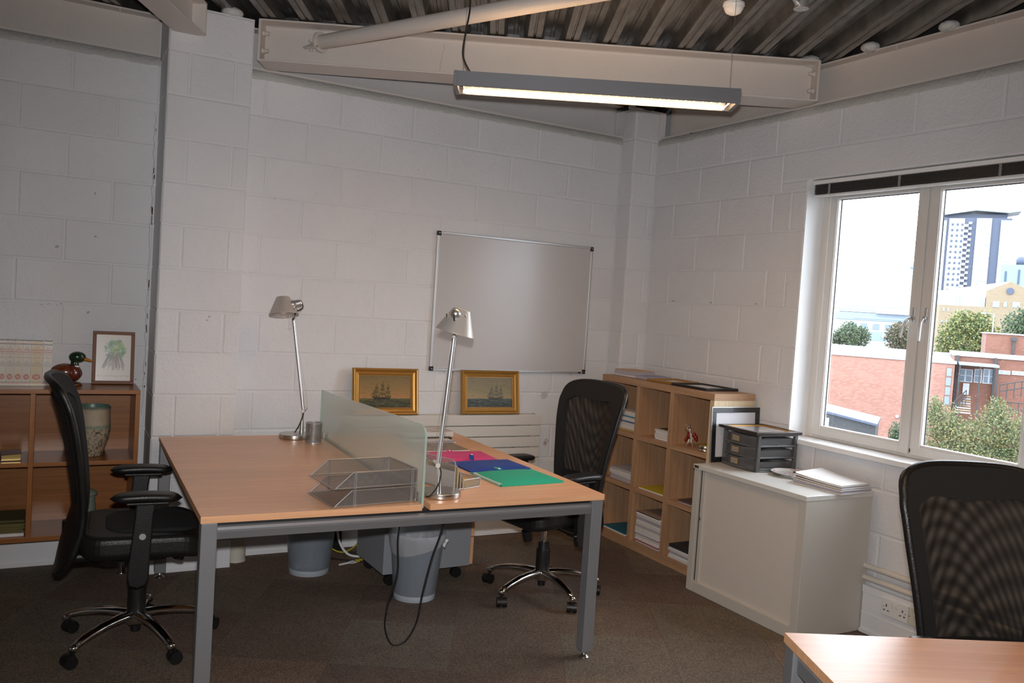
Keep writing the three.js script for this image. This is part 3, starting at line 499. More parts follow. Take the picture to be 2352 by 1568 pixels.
// ------------------------------------------------------------------ office chairs
function makeChair(label, pos, turn, dy = 0, baseTurn = 0, recline = 0) {   // faces local +z
  const t = thing('office_chair', label, 'chair', pos, turn, undefined);
  // five-star base
  const hub = mesh('base_hub', lathe([[0, 0.075], [0.03, 0.075], [0.043, 0.09], [0.046, 0.125], [0.04, 0.135], [0, 0.135]], 28), m.chrome, t);
  mesh('hub_plug', cyl(0.02, 0.02, 0.03, [0, 0.063, 0], [0, 0, 0], 16), m.blackPlastic, hub);
  for (let i = 0; i < 5; i++) {
    const a = baseTurn + i * Math.PI * 2 / 5, R = 0.31;
    const sp = gridGeo(14, 16, (u, v) => {
      const s = 0.02 + v * (R - 0.008), y = 0.118 + 0.012 * Math.sin(v * 2.2) - 0.052 * v * v, w = 0.027 - 0.009 * v, h = 0.021 - 0.007 * v, f = v > 0.94 ? Math.sqrt(Math.max(0, 1 - ((v - 0.94) / 0.06) ** 2)) : 1, q = u * Math.PI * 2;
      return [Math.cos(q) * w * f, y + (Math.sin(q) > 0 ? Math.sin(q) * h * (0.6 + 0.4 * f) : Math.sin(q) * h * 0.8), s];
    }, true);
    const spk = mesh('base_spoke', sp.rotateY(a), m.chrome, t);
    mesh('spoke_end', new THREE.SphereGeometry(0.019, 16, 10).scale(1, 0.9, 1).translate(0, 0.075, R).rotateY(a), m.chrome, spk);
    const yaw = a + 0.9 + i * 1.7, C = [R * Math.sin(a), 0, R * Math.cos(a)];
    const wheel = (s) => cyl(0.026, 0.026, 0.02, [s * 0.0155, 0.026, 0.016], [0, 0, Math.PI / 2], 22);
    const hood = gridGeo(12, 1, (u, v) => { const q = u * Math.PI * 1.15 - 0.35; return [(v - 0.5) * 0.012, 0.026 + 0.029 * Math.sin(q), 0.016 - 0.029 * Math.cos(q)]; });
    const cs = mesh('caster', [wheel(1), wheel(-1), hood, cyl(0.006, 0.006, 0.03, [0, 0.058, 0], [0, 0, 0], 10)].map((g) => g.applyMatrix4(M4(C, [0, yaw, 0]))), m.blackPlastic, t);
  }
  mesh('column_cover', [lathe([[0.03, 0.13], [0.037, 0.132], [0.037, 0.245], [0.034, 0.25], [0.03, 0.25], [0.03, 0.282], [0.027, 0.285], [0.0, 0.285]], 28)], m.blackPlastic, t);
  mesh('gas_lift', cyl(0.014, 0.014, 0.14, [0, 0.34 + dy / 2, 0]), m.chrome, t);
  const up = (g) => g.translate(0, dy, 0), upb = (g) => g.translate(0, dy - 0.02, 0.025);
  mesh('seat_mechanism', up(mg(bx(0.2, 0.045, 0.26, [0, 0.395, -0.02], [0, 0, 0], 0.015), cyl(0.03, 0.04, 0.04, [0, 0.37, 0]))), m.blackPlastic, t);
  mesh('tilt_knob', up(mg(cyl(0.024, 0.028, 0.055, [0.06, 0.355, 0.17], [0.25, 0, 0], 18))), m.blackPlastic, t);
  mesh('lever', up(mg(rod([0.08, 0.395, 0.03], [0.25, 0.39, 0.04], 0.006), bx(0.06, 0.012, 0.025, [0.26, 0.39, 0.04], [0, 0, 0], 0.005))), m.blackPlastic, t);
  // seat: waterfall cushion
  const seat = ext(shape(rrect(0.50, 0.49, 0.10, 8)), 0.03, 0.032, 6);
  seat.translate(0, 0, -0.015).rotateX(-Math.PI / 2); // xz plane, thickness y
  { const p = seat.attributes.position; for (let i = 0; i < p.count; i++) { const z = p.getZ(i), x = p.getX(i); let y = p.getY(i); y -= Math.max(0, z - 0.1) ** 2 * 1.2; y += y > 0 ? 0.05 * (x / 0.25) ** 2 * 0.25 - 0.004 : 0; y += Math.max(0, -z - 0.16) ** 2 * 1.5; p.setY(i, y); } seat.computeVertexNormals(); }
  const sm = mesh('seat', up(seat.translate(0, 0.472, 0.015)), m.leather, t);
  const pad = ext(shape(rrect(0.33, 0.36, 0.09, 8)), 0.012, 0.008, 4); pad.translate(0, 0, 0).rotateX(-Math.PI / 2);
  { const p = pad.attributes.position; for (let i = 0; i < p.count; i++) { const z = p.getZ(i), x = p.getX(i); p.setY(i, p.getY(i) - Math.max(0, z + 0.03 - 0.1) ** 2 * 1.2 + 0.0125 * (x / 0.25) ** 2); } pad.computeVertexNormals(); }
  mesh('seat_pad', up(pad.translate(0, 0.506, 0.045)), m.fabric, sm);
  // back: a curved surface S(x, y)
  const key = [[0.36, -0.335], [0.42, -0.305], [0.50, -0.275], [0.57, -0.262], [0.64, -0.262], [0.74, -0.274], [0.86, -0.295], [0.98, -0.32], [1.06, -0.343], [1.12, -0.368], [1.17, -0.395]];
  const cz = (y) => { let i = 0; while (i < key.length - 2 && y > key[i + 1][0]) i++; const [a, b] = [key[i], key[i + 1]], f = (y - a[0]) / (b[0] - a[0]); return a[1] + (b[1] - a[1]) * f; };
  const czs = (y) => (cz(y - 0.04) + cz(y - 0.02) + 2 * cz(y) + cz(y + 0.02) + cz(y + 0.04)) / 6;
  const S = (x, y, n = 0) => [x, y, czs(y) + 0.75 * x * x - recline * (y - 0.5) + n];
  const hw = (y) => { const k = [[0.37, 0.10], [0.40, 0.145], [0.45, 0.17], [0.52, 0.175], [0.62, 0.18], [0.8, 0.207], [0.95, 0.232], [1.05, 0.243], [1.09, 0.238], [1.12, 0.222], [1.14, 0.195], [1.152, 0.15], [1.16, 0.08], [1.162, 0]]; let i = 0; while (i < k.length - 2 && y > k[i + 1][0]) i++; const f = Math.min(1, Math.max(0, (y - k[i][0]) / (k[i + 1][0] - k[i][0]))); return k[i][1] + (k[i + 1][1] - k[i][1]) * f; };
  const outer = (q) => { // q 0..1 round the outline, from bottom centre up the right side
    const s = q < 0.5 ? 1 : -1, v = q < 0.5 ? q * 2 : 2 - q * 2;
    if (v < 0.08) return [s * 0.10 * v / 0.08, 0.37 - 0.008 * (1 - v / 0.08)];
    if (v < 0.82) { const y = 0.37 + (v - 0.08) / 0.74 * 0.72; return [s * hw(y), y]; }
    const a = Math.min(0.9999, (v - 0.82) / 0.18); const ang = a * Math.PI / 2; return [s * 0.238 * Math.pow(Math.cos(ang), 0.55), 1.09 + 0.072 * Math.pow(Math.sin(ang), 0.75)];
  };
  const inner = (q) => { const s = q < 0.5 ? 1 : -1, v = q < 0.5 ? q * 2 : 2 - q * 2; const y0 = 0.585, y1 = 1.078; if (v < 0.12) return [s * 0.135 * v / 0.12, y0 - 0.004]; if (v < 0.80) { const y = y0 + (v - 0.12) / 0.68 * (y1 - 0.03 - y0); return [s * (hw(y) - 0.044), y]; } const a = Math.min(0.9999, (v - 0.8) / 0.2); return [s * 0.197 * (1 - a) ** 0.8, y1 - 0.03 + 0.03 * Math.sin(Math.min(1, a * 2.2) * Math.PI / 2) - 0.022 * Math.max(0, a - 0.35)]; };
  const N = 96;
  const ring = (n0, n1 = n0) => gridGeo(N, 6, (u, v) => { const o = outer(u % 1), i = inner(u % 1), x = i[0] + (o[0] - i[0]) * v, y = i[1] + (o[1] - i[1]) * v; return S(x, y, n0 + (n1 - n0) * 0); }, true);
  const rim = (c, n0, n1) => gridGeo(N, 1, (u, v) => { const o = c(u % 1); return S(o[0], o[1], n0 + (n1 - n0) * v); }, true);
  mesh('back_frame', [upb(ring(0.012)), upb(ring(-0.014)), upb(rim(inner, -0.014, 0.012))], m.fabric, t);
  const edge = new THREE.TubeGeometry(new THREE.CatmullRomCurve3(Array.from({ length: 72 }, (_, i) => { const o = outer(i / 72); return V(...S(o[0], o[1], -0.004)); }), true), 144, 0.0145, 8, true);
  mesh('edge_trim', upb(edge), m.leather, t);
  const panel = (n, k, rot) => gridGeo(26, 34, (u, v) => { const y = 0.575 + v * 0.515, w = hw(Math.min(1.04, y)) - 0.038, x = (u * 2 - 1) * w, c = Math.cos(rot), s = Math.sin(rot); return [...S(x, y, n - 0.010 * (1 - (x / w) ** 2) * k), x * c - y * s, x * s + y * c]; });
  mesh('mesh_panel', upb(panel(0.006, 0.2, 0)), m.chairMesh, t, { keepuv: true });
  mesh('mesh_panel', upb(panel(-0.012, 1.6, 0.055)), m.chairMesh, t, { keepuv: true });
  mesh('lower_back', upb(gridGeo(16, 12, (u, v) => { const y = 0.372 + v * 0.29, w = hw(y) - 0.01, x = (u * 2 - 1) * w; return S(x, y, -0.018 - 0.03 * Math.sin(v * Math.PI) * (1 - (x / w) ** 2)); })), m.blackPlastic, t);
  mesh('back_bracket', upb(mg(rod([0, 0.405, -0.12], [0, 0.40, -0.30], 0.024, 12), rod([0, 0.40, -0.30], [0, 0.56, -0.30], 0.022, 12))), m.blackPlastic, t);
  // arms
  for (const s of [-1, 1]) {
    const arm = ext(shape([[-0.042, 0.335], [-0.05, 0.37], [-0.048, 0.41], [-0.03, 0.62], [-0.028, 0.67], [0.045, 0.67], [0.038, 0.62], [0.03, 0.41], [0.03, 0.365], [0.018, 0.335], [-0.012, 0.325]]), 0.022, 0.006, 3);
    arm.rotateY(Math.PI / 2); // shape x -> -z
    arm.applyMatrix4(new THREE.Matrix4().makeScale(1, 1, -1));
    { const I = arm.attributes.position; for (let i = 0; i < I.count; i += 3) { const a = [I.getX(i), I.getY(i), I.getZ(i)]; I.setXYZ(i, I.getX(i + 1), I.getY(i + 1), I.getZ(i + 1)); I.setXYZ(i + 1, ...a); } arm.computeVertexNormals(); }
    const A = mesh('arm_upright', up(arm.translate(s * 0.275 - 0.011, 0, 0.0)), m.blackPlastic, t);
    mesh('arm_bracket', up(mg(bx(0.2, 0.022, 0.06, [s * 0.18, 0.405, -0.01], [0, 0, 0], 0.006))), m.blackPlastic, A);
    for (const q of [1, -1]) mesh('arm_button', up(cyl(0.014, 0.0125, 0.006, [s * 0.275 + q * 0.019, 0.535, 0.0], [0, 0, -q * Math.PI / 2], 18)), m.alu, A);
    const pd = gridGeo(20, 16, (u, v) => { const q = u * Math.PI * 2, e = Math.pow(Math.sin(Math.min(1, Math.min(v, 1 - v) * 5) * Math.PI / 2), 0.6), w = (0.041 + 0.006 * Math.sin(v * 3)) * e, h = 0.017 * e, sx = Math.sign(Math.cos(q)) * Math.abs(Math.cos(q)) ** 0.6; return [sx * w, 0.687 + Math.sign(Math.sin(q)) * Math.abs(Math.sin(q)) ** 0.7 * h + 0.012 * Math.sin(v * 2.6) - 0.01 * v, -0.125 + v * 0.27]; }, true);
    const pm = mesh('arm_pad', up(pd.translate(s * 0.275, 0, 0)), m.leather, t);
    mesh('pad_base', up(bx(0.055, 0.012, 0.16, [s * 0.275, 0.668, 0.015], [0, 0, 0], 0.005)), m.blackPlastic, pm);
  }
  return t;
}
makeChair('black office chair with a leather seat beside the bookcase', [-3.362, 0, 1.08], Math.PI / 2 - 0.06, 0, 0.104);
makeChair('black mesh back office chair between the radiator and shelf unit', [-1.352, 0, 1.135], -Math.PI / 2 + 0.16, 0, 0.154);
makeChair('black mesh back office chair behind the front desk', [-1.364, 0, 3.70], -0.40, 0.0, 0.3);

// ------------------------------------------------------------------ bookcase with nine cubes
{
  const x0 = -0.345, x1 = -0.025, z0 = 0.155, z1 = 1.278, t = thing('shelf_unit', 'beech nine-cube shelf unit standing against the window wall', 'shelf', [x0, 0, z0]);
  const w = x1 - x0, L = z1 - z0, H = 1.11, s = 0.034, B = m.beechX;
  mesh('side_panel', bb(0, w, 0, H - 0.04, 0, s, 0.001), B, t); mesh('side_panel', bb(0, w, 0, H - 0.04, L - s, L, 0.001), m.beechEndLit, t);
  mesh('top_panel', bb(-0.002, w, H - 0.04, H, -0.002, L + 0.002, 0.001), B, t, { grain: 'z' });
  mesh('plinth', bb(0.004, w, 0, 0.03, s, L - s), B, t, { grain: 'z' });
  mesh('back_panel', bb(w - 0.008, w, 0.03, H - 0.04, s, L - s), B, t);
  const c = [0.388 , 0.728]; for (const z of c) mesh('divider', bb(0.001, w - 0.008, 0.03, H - 0.04, z, z + s, 0.001), B, t);
  const edges = [s, c[0], c[0] + s, c[1], c[1] + s, L - s];
  for (const y of [0.06, 0.41, 0.752]) for (let i = 0; i < 3; i++) mesh('shelf', bb(0.002, w - 0.008, y - 0.03, y, edges[2 * i], edges[2 * i + 1], 0.001), B, t, { grain: 'z' });
}
// ------------------------------------------------------------------ tambour cupboard
const CH = 0.718;
{
  const t = thing('tambour_cupboard', 'cream metal tambour cupboard under the window wall', 'cupboard', [-0.50, 0, 1.325]);
  const w = 0.48, L = 0.81;   // depth along x, width along z
  mesh('body', [bb(0.02, w, 0.0, CH - 0.026, L - 0.018, L, 0.002), bb(0.02, w, 0.0, CH - 0.026, 0, 0.018, 0.002), bb(w - 0.01, w, 0, CH - 0.026, 0.018, L - 0.018), bb(0.03, w - 0.01, 0.04, 0.06, 0.018, L - 0.018)], m.creamSteel, t);
  mesh('top_panel', bb(-0.006, w + 0.004, CH - 0.026, CH, -0.003, L + 0.003, 0.003), pmat(lin(0.66, 0.655, 0.62), 0.35, { clearcoat: 0.3 }), t);
  mesh('front_frame', [bb(0, 0.022, 0, CH - 0.026, 0, 0.045, 0.003), bb(0, 0.022, 0, CH - 0.026, L - 0.045, L, 0.003), bb(0, 0.022, 0, 0.062, 0.045, L - 0.045, 0.003)], m.creamSteel, t);
  const n = 46, rib = []; for (let i = 0; i < n; i++) { const z = 0.095 + i * (L - 0.14) / n; rib.push(ext(shape([[0, 0], [0.012, 0], [0.0125, 0.002], [0.0105, 0.0045], [0.002, 0.0045], [-0.0002, 0.002]]), CH - 0.09, 0).rotateX(-Math.PI / 2).rotateY(-Math.PI / 2).translate(0.018, 0.06, z)); }
  const d = mesh('tambour_door', [bb(0.016, 0.02, 0.06, CH - 0.028, 0.05, L - 0.045), ...rib.map((g) => g.translate(0, 0, 0))], m.tambour, t);
  mesh('handle_strip', [bb(0.006, 0.017, 0.062, CH - 0.03, 0.062, 0.09, 0.003)], m.creamSteel, d); mesh('slot', bb(0.015, 0.0185, 0.062, CH - 0.03, 0.047, 0.054), m.darkMetal, d);
  mesh('lock', cyl(0.008, 0.008, 0.006, [0.004, 0.42, 0.07], [0, 0, Math.PI / 2], 14), m.brushed, d);
  const badge = ctex(128, 48, (g, W, H) => { g.fillStyle = '#101010'; g.fillRect(0, 0, W, H); g.fillStyle = '#8d8154'; g.font = 'bold 26px sans-serif'; g.textAlign = 'center'; g.fillText('Triumph', W / 2, 33); });
  const bd = mesh('maker_badge', new THREE.PlaneGeometry(0.036, 0.0135).rotateY(-Math.PI / 2).translate(-0.0066, CH - 0.012, 0.024), mat(lin(1, 1, 1), 0.4, { map: badge }), t); bd.userData.label = 'small black badge with pale lettering';
}
// ------------------------------------------------------------------ left bookcase on chrome legs
{
  const t = thing('bookcase', 'low cherry wood bookcase with open compartments and chrome legs', 'bookcase', [-3.302, 0, 0.0]);
  const z0 = -0.122, z1 = 0.2, L = 1.95, s = 0.022, y0 = 0.215, y1 = 0.979, C = m.cherry;
  mesh('top_panel', bb(-L, 0, y1 - 0.022, y1, z0, z1, 0.002), C, t); mesh('bottom_panel', bb(-L, 0, y0, y0 + 0.026, z0, z1, 0.002), C, t);
  mesh('side_panel', bb(-s, 0, y0 + 0.026, y1 - 0.022, z0, z1, 0.001), C, t, { grain: 'y' }); mesh('side_panel', bb(-L, -L + s, y0 + 0.026, y1 - 0.022, z0, z1, 0.001), C, t, { grain: 'y' });
  mesh('back_panel', bb(-L + s, -s, y0 + 0.026, y1 - 0.022, z0, z0 + 0.006), C, t);
  for (const x of [-0.498, -0.975, -1.452]) mesh('divider', bb(x, x + 0.022, y0 + 0.026, y1 - 0.022, z0 + 0.006, z1 - 0.001, 0.001), C, t, { grain: 'y' });
  const e = [[-L + s, -1.452], [-1.43, -0.975], [-0.953, -0.498], [-0.476, -s]]; for (const [a, b] of e) mesh('shelf', bb(a, b, 0.592, 0.614, z0 + 0.006, z1 - 0.001, 0.001), C, t);
  for (const x of [-0.05, -L + 0.05]) for (const z of [z0 + 0.05, z1 - 0.04]) mesh('leg', [cyl(0.0145, 0.0145, y0 - 0.006, [x, y0 / 2 + 0.003, z], [0, 0, 0], 18), cyl(0.021, 0.021, 0.006, [x, 0.003, z], [0, 0, 0], 18)], m.chrome, t);
}
// ------------------------------------------------------------------ radiator
{
  const t = thing('radiator', 'cream flat-tube wall radiator carrying the two ship paintings', 'radiator', [-0.795, 0, 0]);
  const L = 1.38, n = 6, p = 0.0735, y1 = 0.822;
  for (let i = 0; i < n; i++) mesh('flat_tube', bx(L, p - 0.005, 0.014, [-L / 2, y1 - p * (i + 0.5), 0.1], [0, 0, 0], 0.004), m.radiator, t);
  for (const x of [-0.05, -L + 0.05]) mesh('header', bb(x - 0.02, x + 0.02, y1 - n * p + 0.006, y1 - 0.006, 0.06, 0.093, 0.006), m.radiator, t);
  mesh('top_grille', [bb(-L + 0.02, -0.02, y1 - 0.014, y1 - 0.004, 0.03, 0.093), bb(-L + 0.05, -0.05, y1 - 0.004, y1 - 0.002, 0.04, 0.085)], m.radiator, t);
  for (const x of [-0.15, -L + 0.15]) mesh('bracket', bb(x - 0.015, x + 0.015, 0.5, 0.75, 0.002, 0.06), m.radiator, t);
  mesh('vent_valve', cyl(0.006, 0.006, 0.014, [-0.05, y1 - 0.002, 0.075], [0, 0, 0], 10), m.brushed, t);
}
// ------------------------------------------------------------------ drawer pedestal under the desk
{
  const g = mat(lin(0.30, 0.32, 0.35), 0.5), t = thing('drawer_pedestal', 'grey drawer pedestal with beech fronts under the desk', 'drawers', [-1.875, 0, 0.60], 0.03);
  mesh('body', bb(-0.27, 0.25, 0.075, 0.56, -0.2, 0.2, 0.003), g, t);
  for (let i = 0; i < 3; i++) { const d = mesh('drawer_front', bb(0.251, 0.27, 0.08 + i * 0.16, 0.235 + i * 0.16, -0.198, 0.198, 0.002), m.beechEdge, t); mesh('pull', bx(0.012, 0.012, 0.1, [0.275, 0.2 + i * 0.16, 0], [0, 0, 0], 0.003), m.alu, d); }
  for (const x of [-0.21, 0.19]) for (const z of [-0.15, 0.15]) mesh('caster', [cyl(0.03, 0.03, 0.03, [x, 0.03, z], [Math.PI / 2, 0.4, 0], 18), cyl(0.01, 0.01, 0.03, [x, 0.062, z], [0, 0, 0], 10)], m.blackPlastic, t);
}
// ------------------------------------------------------------------ waste bins with liners
function bin(label, pos, turn, knot) {
  const t = thing('waste_bin', label, 'bin', pos, turn);
  const pl = pmat(lin(0.50, 0.56, 0.62), 0.4, { transmission: 0.68, thickness: 0, side: THREE.DoubleSide }), solid = pmat(lin(0.46, 0.52, 0.57), 0.45, {}), bag = pmat(lin(0.80, 0.82, 0.85), 0.3, { transmission: 0.6, thickness: 0, side: THREE.DoubleSide });
  const R = (y) => 0.108 + 0.034 * y / 0.34;
  mesh('wall', lathe([[R(0.03), 0.03], [R(0.335), 0.335]], 40), pl, t);
  mesh('base', [lathe([[0, 0.004], [0.1, 0.0], [R(0), 0.0], [R(0.032), 0.032], [R(0.032) - 0.006, 0.032], [R(0.0) - 0.008, 0.008], [0, 0.008]], 40)], solid, t);
  mesh('rim', new THREE.TorusGeometry(R(0.335), 0.004, 8, 40).rotateX(Math.PI / 2).translate(0, 0.335, 0), solid, t);
  const cr = (q, y, a) => a * (Math.sin(q * 9 + y * 40) * 0.5 + Math.sin(q * 17 - y * 23) * 0.3 + Math.sin(q * 31 + 1.3) * 0.25);
  const liner = mesh('liner', gridGeo(90, 22, (u, v) => { const q = u * Math.PI * 2, y = 0.02 + v * 0.325, r = R(y) - 0.006 - 0.012 * (1 - v) + cr(q, y, 0.0035 + 0.005 * (1 - v)); return [Math.sin(q) * r, y, Math.cos(q) * r]; }, true), bag, t, { keepuv: true });
  mesh('liner_cuff', gridGeo(110, 10, (u, v) => { const q = u * Math.PI * 2, g = knot ? Math.exp(-(((q - 1.05) / 0.5) ** 2)) : 0, y = 0.344 - v * (0.085 - 0.02 * Math.sin(q * 2 + 1)) * (1 - 0.45 * g), r = R(y) + 0.005 + cr(q, y, 0.0022) + 0.006 * Math.sin(v * Math.PI) * 0.5; return [Math.sin(q) * r, y, Math.cos(q) * r]; }, true), bag, liner, { keepuv: true });
  if (knot) mesh('liner_knot', [new THREE.IcosahedronGeometry(0.013, 1).scale(1.2, 0.9, 1).translate(Math.sin(1.05) * 0.15, 0.296, Math.cos(1.05) * 0.15), lathe([[0.004, 0], [0.012, -0.018], [0.02, -0.03]], 9).applyMatrix4(M4([Math.sin(1.05) * 0.156, 0.292, Math.cos(1.05) * 0.156], [0.5, 0, -0.7]))], pmat(lin(0.75, 0.77, 0.8), 0.4, {}), liner);
  return t;
}
bin('translucent waste bin with crumpled tissue beside the drawer pedestal', [-2.42, 0, 0.405], 0, false);
bin('translucent waste bin with a knotted liner before the drawer pedestal', [-2.015, 0, 0.955], 0.15, true);
{ const p = tag(mesh('crumpled_tissue', Array.from({ length: 5 }, (_, i) => { const g = new THREE.IcosahedronGeometry(0.03, 2), q = g.attributes.position; for (let k = 0; k < q.count; k++) { const h = 0.7 + 0.6 * hash(Math.round(q.getX(k) * 900), Math.round(q.getY(k) * 900 + q.getZ(k) * 333), i); q.setXYZ(k, q.getX(k) * h, q.getY(k) * h * 0.7, q.getZ(k) * h); } g.computeVertexNormals(); return g.translate(-2.42 + [-0.06, -0.02, 0.03, 0.06, 0.01][i], 0.05 + 0.012 * (i % 2), 0.43 + [0.02, 0.04, 0.03, 0.0, -0.03][i]); }), m.paper), 'crumpled white tissue lying in the far waste bin', 'tissue'); }

// ------------------------------------------------------------------ whiteboard and paintings
{
  const t = thing('whiteboard', 'blank whiteboard with aluminium frame and black corners', 'whiteboard', [-1.003, 1.5405, 0.012]);
  const W = 1.19, H = 0.89;
  mesh('writing_surface', bx(W - 0.02, H - 0.02, 0.008), m.board, t);
  for (const s of [-1, 1]) { mesh('frame_rail', bx(W - 0.03, 0.016, 0.02, [0, s * (H / 2 - 0.008), 0.001], [0, 0, 0], 0.003), m.alu, t); mesh('frame_rail', bx(0.016, H - 0.03, 0.02, [s * (W / 2 - 0.008), 0, 0.001], [0, 0, 0], 0.003), m.alu, t); }
  for (const sx of [-1, 1]) for (const sy of [-1, 1]) { const c = mesh('corner_cap', bx(0.026, 0.03, 0.024, [sx * (W / 2 - 0.012), sy * (H / 2 - 0.014), 0.001], [0, 0, 0], 0.004), m.blackPlastic, t); mesh('screw', cyl(0.004, 0.004, 0.003, [sx * (W / 2 - 0.012), sy * (H / 2 - 0.012), 0.0135], [Math.PI / 2, 0, 0], 10), m.alu, c); }
  mesh('maker_plate', bx(0.022, 0.009, 0.002, [W / 2 - 0.05, -H / 2 + 0.008, 0.012]), m.blackPlastic, t);
  for (const x of [-0.48, 0.48]) mesh('mounting_clip', bx(0.01, 0.012, 0.006, [x, -H / 2 - 0.005, 0.002]), m.alu, t);
}
function seaPainting(seedn, sky1, sky2, glow, sea, ship, sx, sc) {
  return ctex(512, 340, (g, w, h) => {
    const hz = h * 0.71; let q = g.createLinearGradient(0, 0, 0, hz); q.addColorStop(0, sky1); q.addColorStop(0.75, sky2); q.addColorStop(1, glow); g.fillStyle = q; g.fillRect(0, 0, w, hz);
    q = g.createLinearGradient(0, hz, 0, h); q.addColorStop(0, sea[0]); q.addColorStop(1, sea[1]); g.fillStyle = q; g.fillRect(0, hz, w, h - hz);
    let s = seedn; const R = () => { s = (s * 16807) % 2147483647; return s / 2147483647; };
    for (let i = 0; i < 900; i++) { const y = R() * hz; g.fillStyle = `rgba(${R() > 0.5 ? '150,125,70' : '50,45,25'},${0.05 + R() * 0.06})`; g.fillRect(R() * w, y, 10 + R() * 40, 2 + R() * 6); }
    for (let i = 0; i < 240; i++) { const y = hz + R() * (h - hz); g.fillStyle = R() > 0.45 ? `rgba(20,22,12,${0.2 + R() * 0.3})` : `rgba(${sea[2]},${0.12 + R() * 0.2})`; const x = R() * w; g.beginPath(); g.ellipse(x, y, 10 + R() * 36, 1.5 + R() * 3.5, R() * 0.3 - 0.15, 0, 6.3); g.fill(); }
    g.save(); g.translate(sx * w, hz + 8); g.scale(sc, sc); g.fillStyle = ship[0]; g.strokeStyle = ship[0];
    g.beginPath(); g.moveTo(-75, -26); g.quadraticCurveTo(-40, -8, 60, -18); g.lineTo(52, 4); g.lineTo(-48, 4); g.closePath(); g.fill();
    g.lineWidth = 3; for (const [x, t] of [[-35, 110], [5, 128], [42, 108]]) { g.beginPath(); g.moveTo(x, -15); g.lineTo(x + 3, -t); g.stroke(); }
    g.lineWidth = 1.2; for (const [x, t] of [[-35, 110], [5, 128], [42, 108]]) { for (const k of [-18, 18]) { g.beginPath(); g.moveTo(x + k, -18); g.lineTo(x + 3, -t + 20); g.stroke(); } }
    g.fillStyle = ship[1]; for (const [x, t] of [[-35, 105], [5, 122], [42, 102]]) for (let k = 0; k < 3; k++) { const y = -t + 12 + k * 30, ww = 11 + k * 5; g.globalAlpha = ship[2]; g.beginPath(); g.moveTo(x - ww, y); g.lineTo(x + ww + 4, y + 3); g.quadraticCurveTo(x + ww - 4, y + 13, x + ww + 2, y + 22); g.lineTo(x - ww, y + 20); g.closePath(); g.fill(); }
    g.globalAlpha = ship[2] * 0.9; g.beginPath(); g.moveTo(-75, -28); g.lineTo(-38, -88); g.lineTo(-42, -30); g.closePath(); g.fill(); g.restore(); g.globalAlpha = 1;
    g.fillStyle = 'rgba(180,190,150,0.22)'; for (let i = 0; i < 14; i++) g.fillRect(sx * w - 70 + R() * 140, hz + 6 + R() * 10, 12 + R() * 14, 2);
  });
}
function goldFrame(label, x, w, h, pic, yaw = 0) { // leans on the wall from the radiator top
  const t = thing('framed_painting', label, 'painting', [x, 0.8225, 0.088], 0), lean = -0.155;
  const G = (g) => g.rotateX(lean).rotateY(yaw);
  const prof = [[0, 0], [0, 0.02], [0.006, 0.026], [0.012, 0.024], [0.022, 0.013], [0.030, 0.010], [0.033, 0.013], [0.037, 0.012], [0.041, 0.006], [0.041, 0]];
  const bar = (L, a, cx, cy) => { const pos = []; for (let k = 0; k + 1 < prof.length; k++) { const [i0, d0] = prof[k], [i1, d1] = prof[k + 1]; const P = (s, i, d) => [s * (L / 2 - i), i, d]; const q = [P(-1, i0, d0), P(1, i0, d0), P(1, i1, d1), P(-1, i1, d1)]; for (const n of [0, 1, 2, 0, 2, 3]) pos.push(...q[n]); } const g = new THREE.BufferGeometry(); g.setAttribute('position', new THREE.Float32BufferAttribute(pos, 3)); g.computeVertexNormals(); return g.rotateZ(a).translate(cx, cy, 0); };
  const bars = [bar(w, 0, 0, 0), bar(w, Math.PI, 0, h), bar(h, Math.PI / 2, w / 2, h / 2), bar(h, -Math.PI / 2, -w / 2, h / 2)];
  for (const b of bars) mesh('frame_rail', G(b), m.gold, t);
  mesh('liner', G(mg(bb(-w / 2 + 0.041, w / 2 - 0.041, 0.041, 0.047, 0.002, 0.006), bb(-w / 2 + 0.041, w / 2 - 0.041, h - 0.047, h - 0.041, 0.002, 0.006), bb(-w / 2 + 0.041, -w / 2 + 0.047, 0.047, h - 0.047, 0.002, 0.006), bb(w / 2 - 0.047, w / 2 - 0.041, 0.047, h - 0.047, 0.002, 0.006))), m.goldDark, t);
  mesh('backing', G(bb(-w / 2 + 0.004, w / 2 - 0.004, 0.004, h - 0.004, -0.006, 0)), m.goldDark, t);
  mesh('canvas', G(new THREE.PlaneGeometry(w - 0.09, h - 0.09).translate(0, h / 2, 0.003)), pmat(lin(0.9, 0.9, 0.9), 0.55, { map: pic, clearcoat: 0.15, clearcoatRoughness: 0.4 }), t);
}
goldFrame('gilt framed ship painting with a warm brown sky', -1.905, 0.425, 0.287, seaPainting(7, '#7d6a3c', '#a8814a', '#c08850', ['#5a5a3a', '#35351f', '150,150,95'], ['#2a2210', '#5f5226', 0.8], 0.43, 1.45));
goldFrame('gilt framed ship painting with a pale grey sky', -1.18, 0.425, 0.287, seaPainting(19, '#857c60', '#a0926c', '#b59c74', ['#56625c', '#3c4642', '150,160,140'], ['#46433d', '#6f6858', 0.85], 0.63, 1.35));

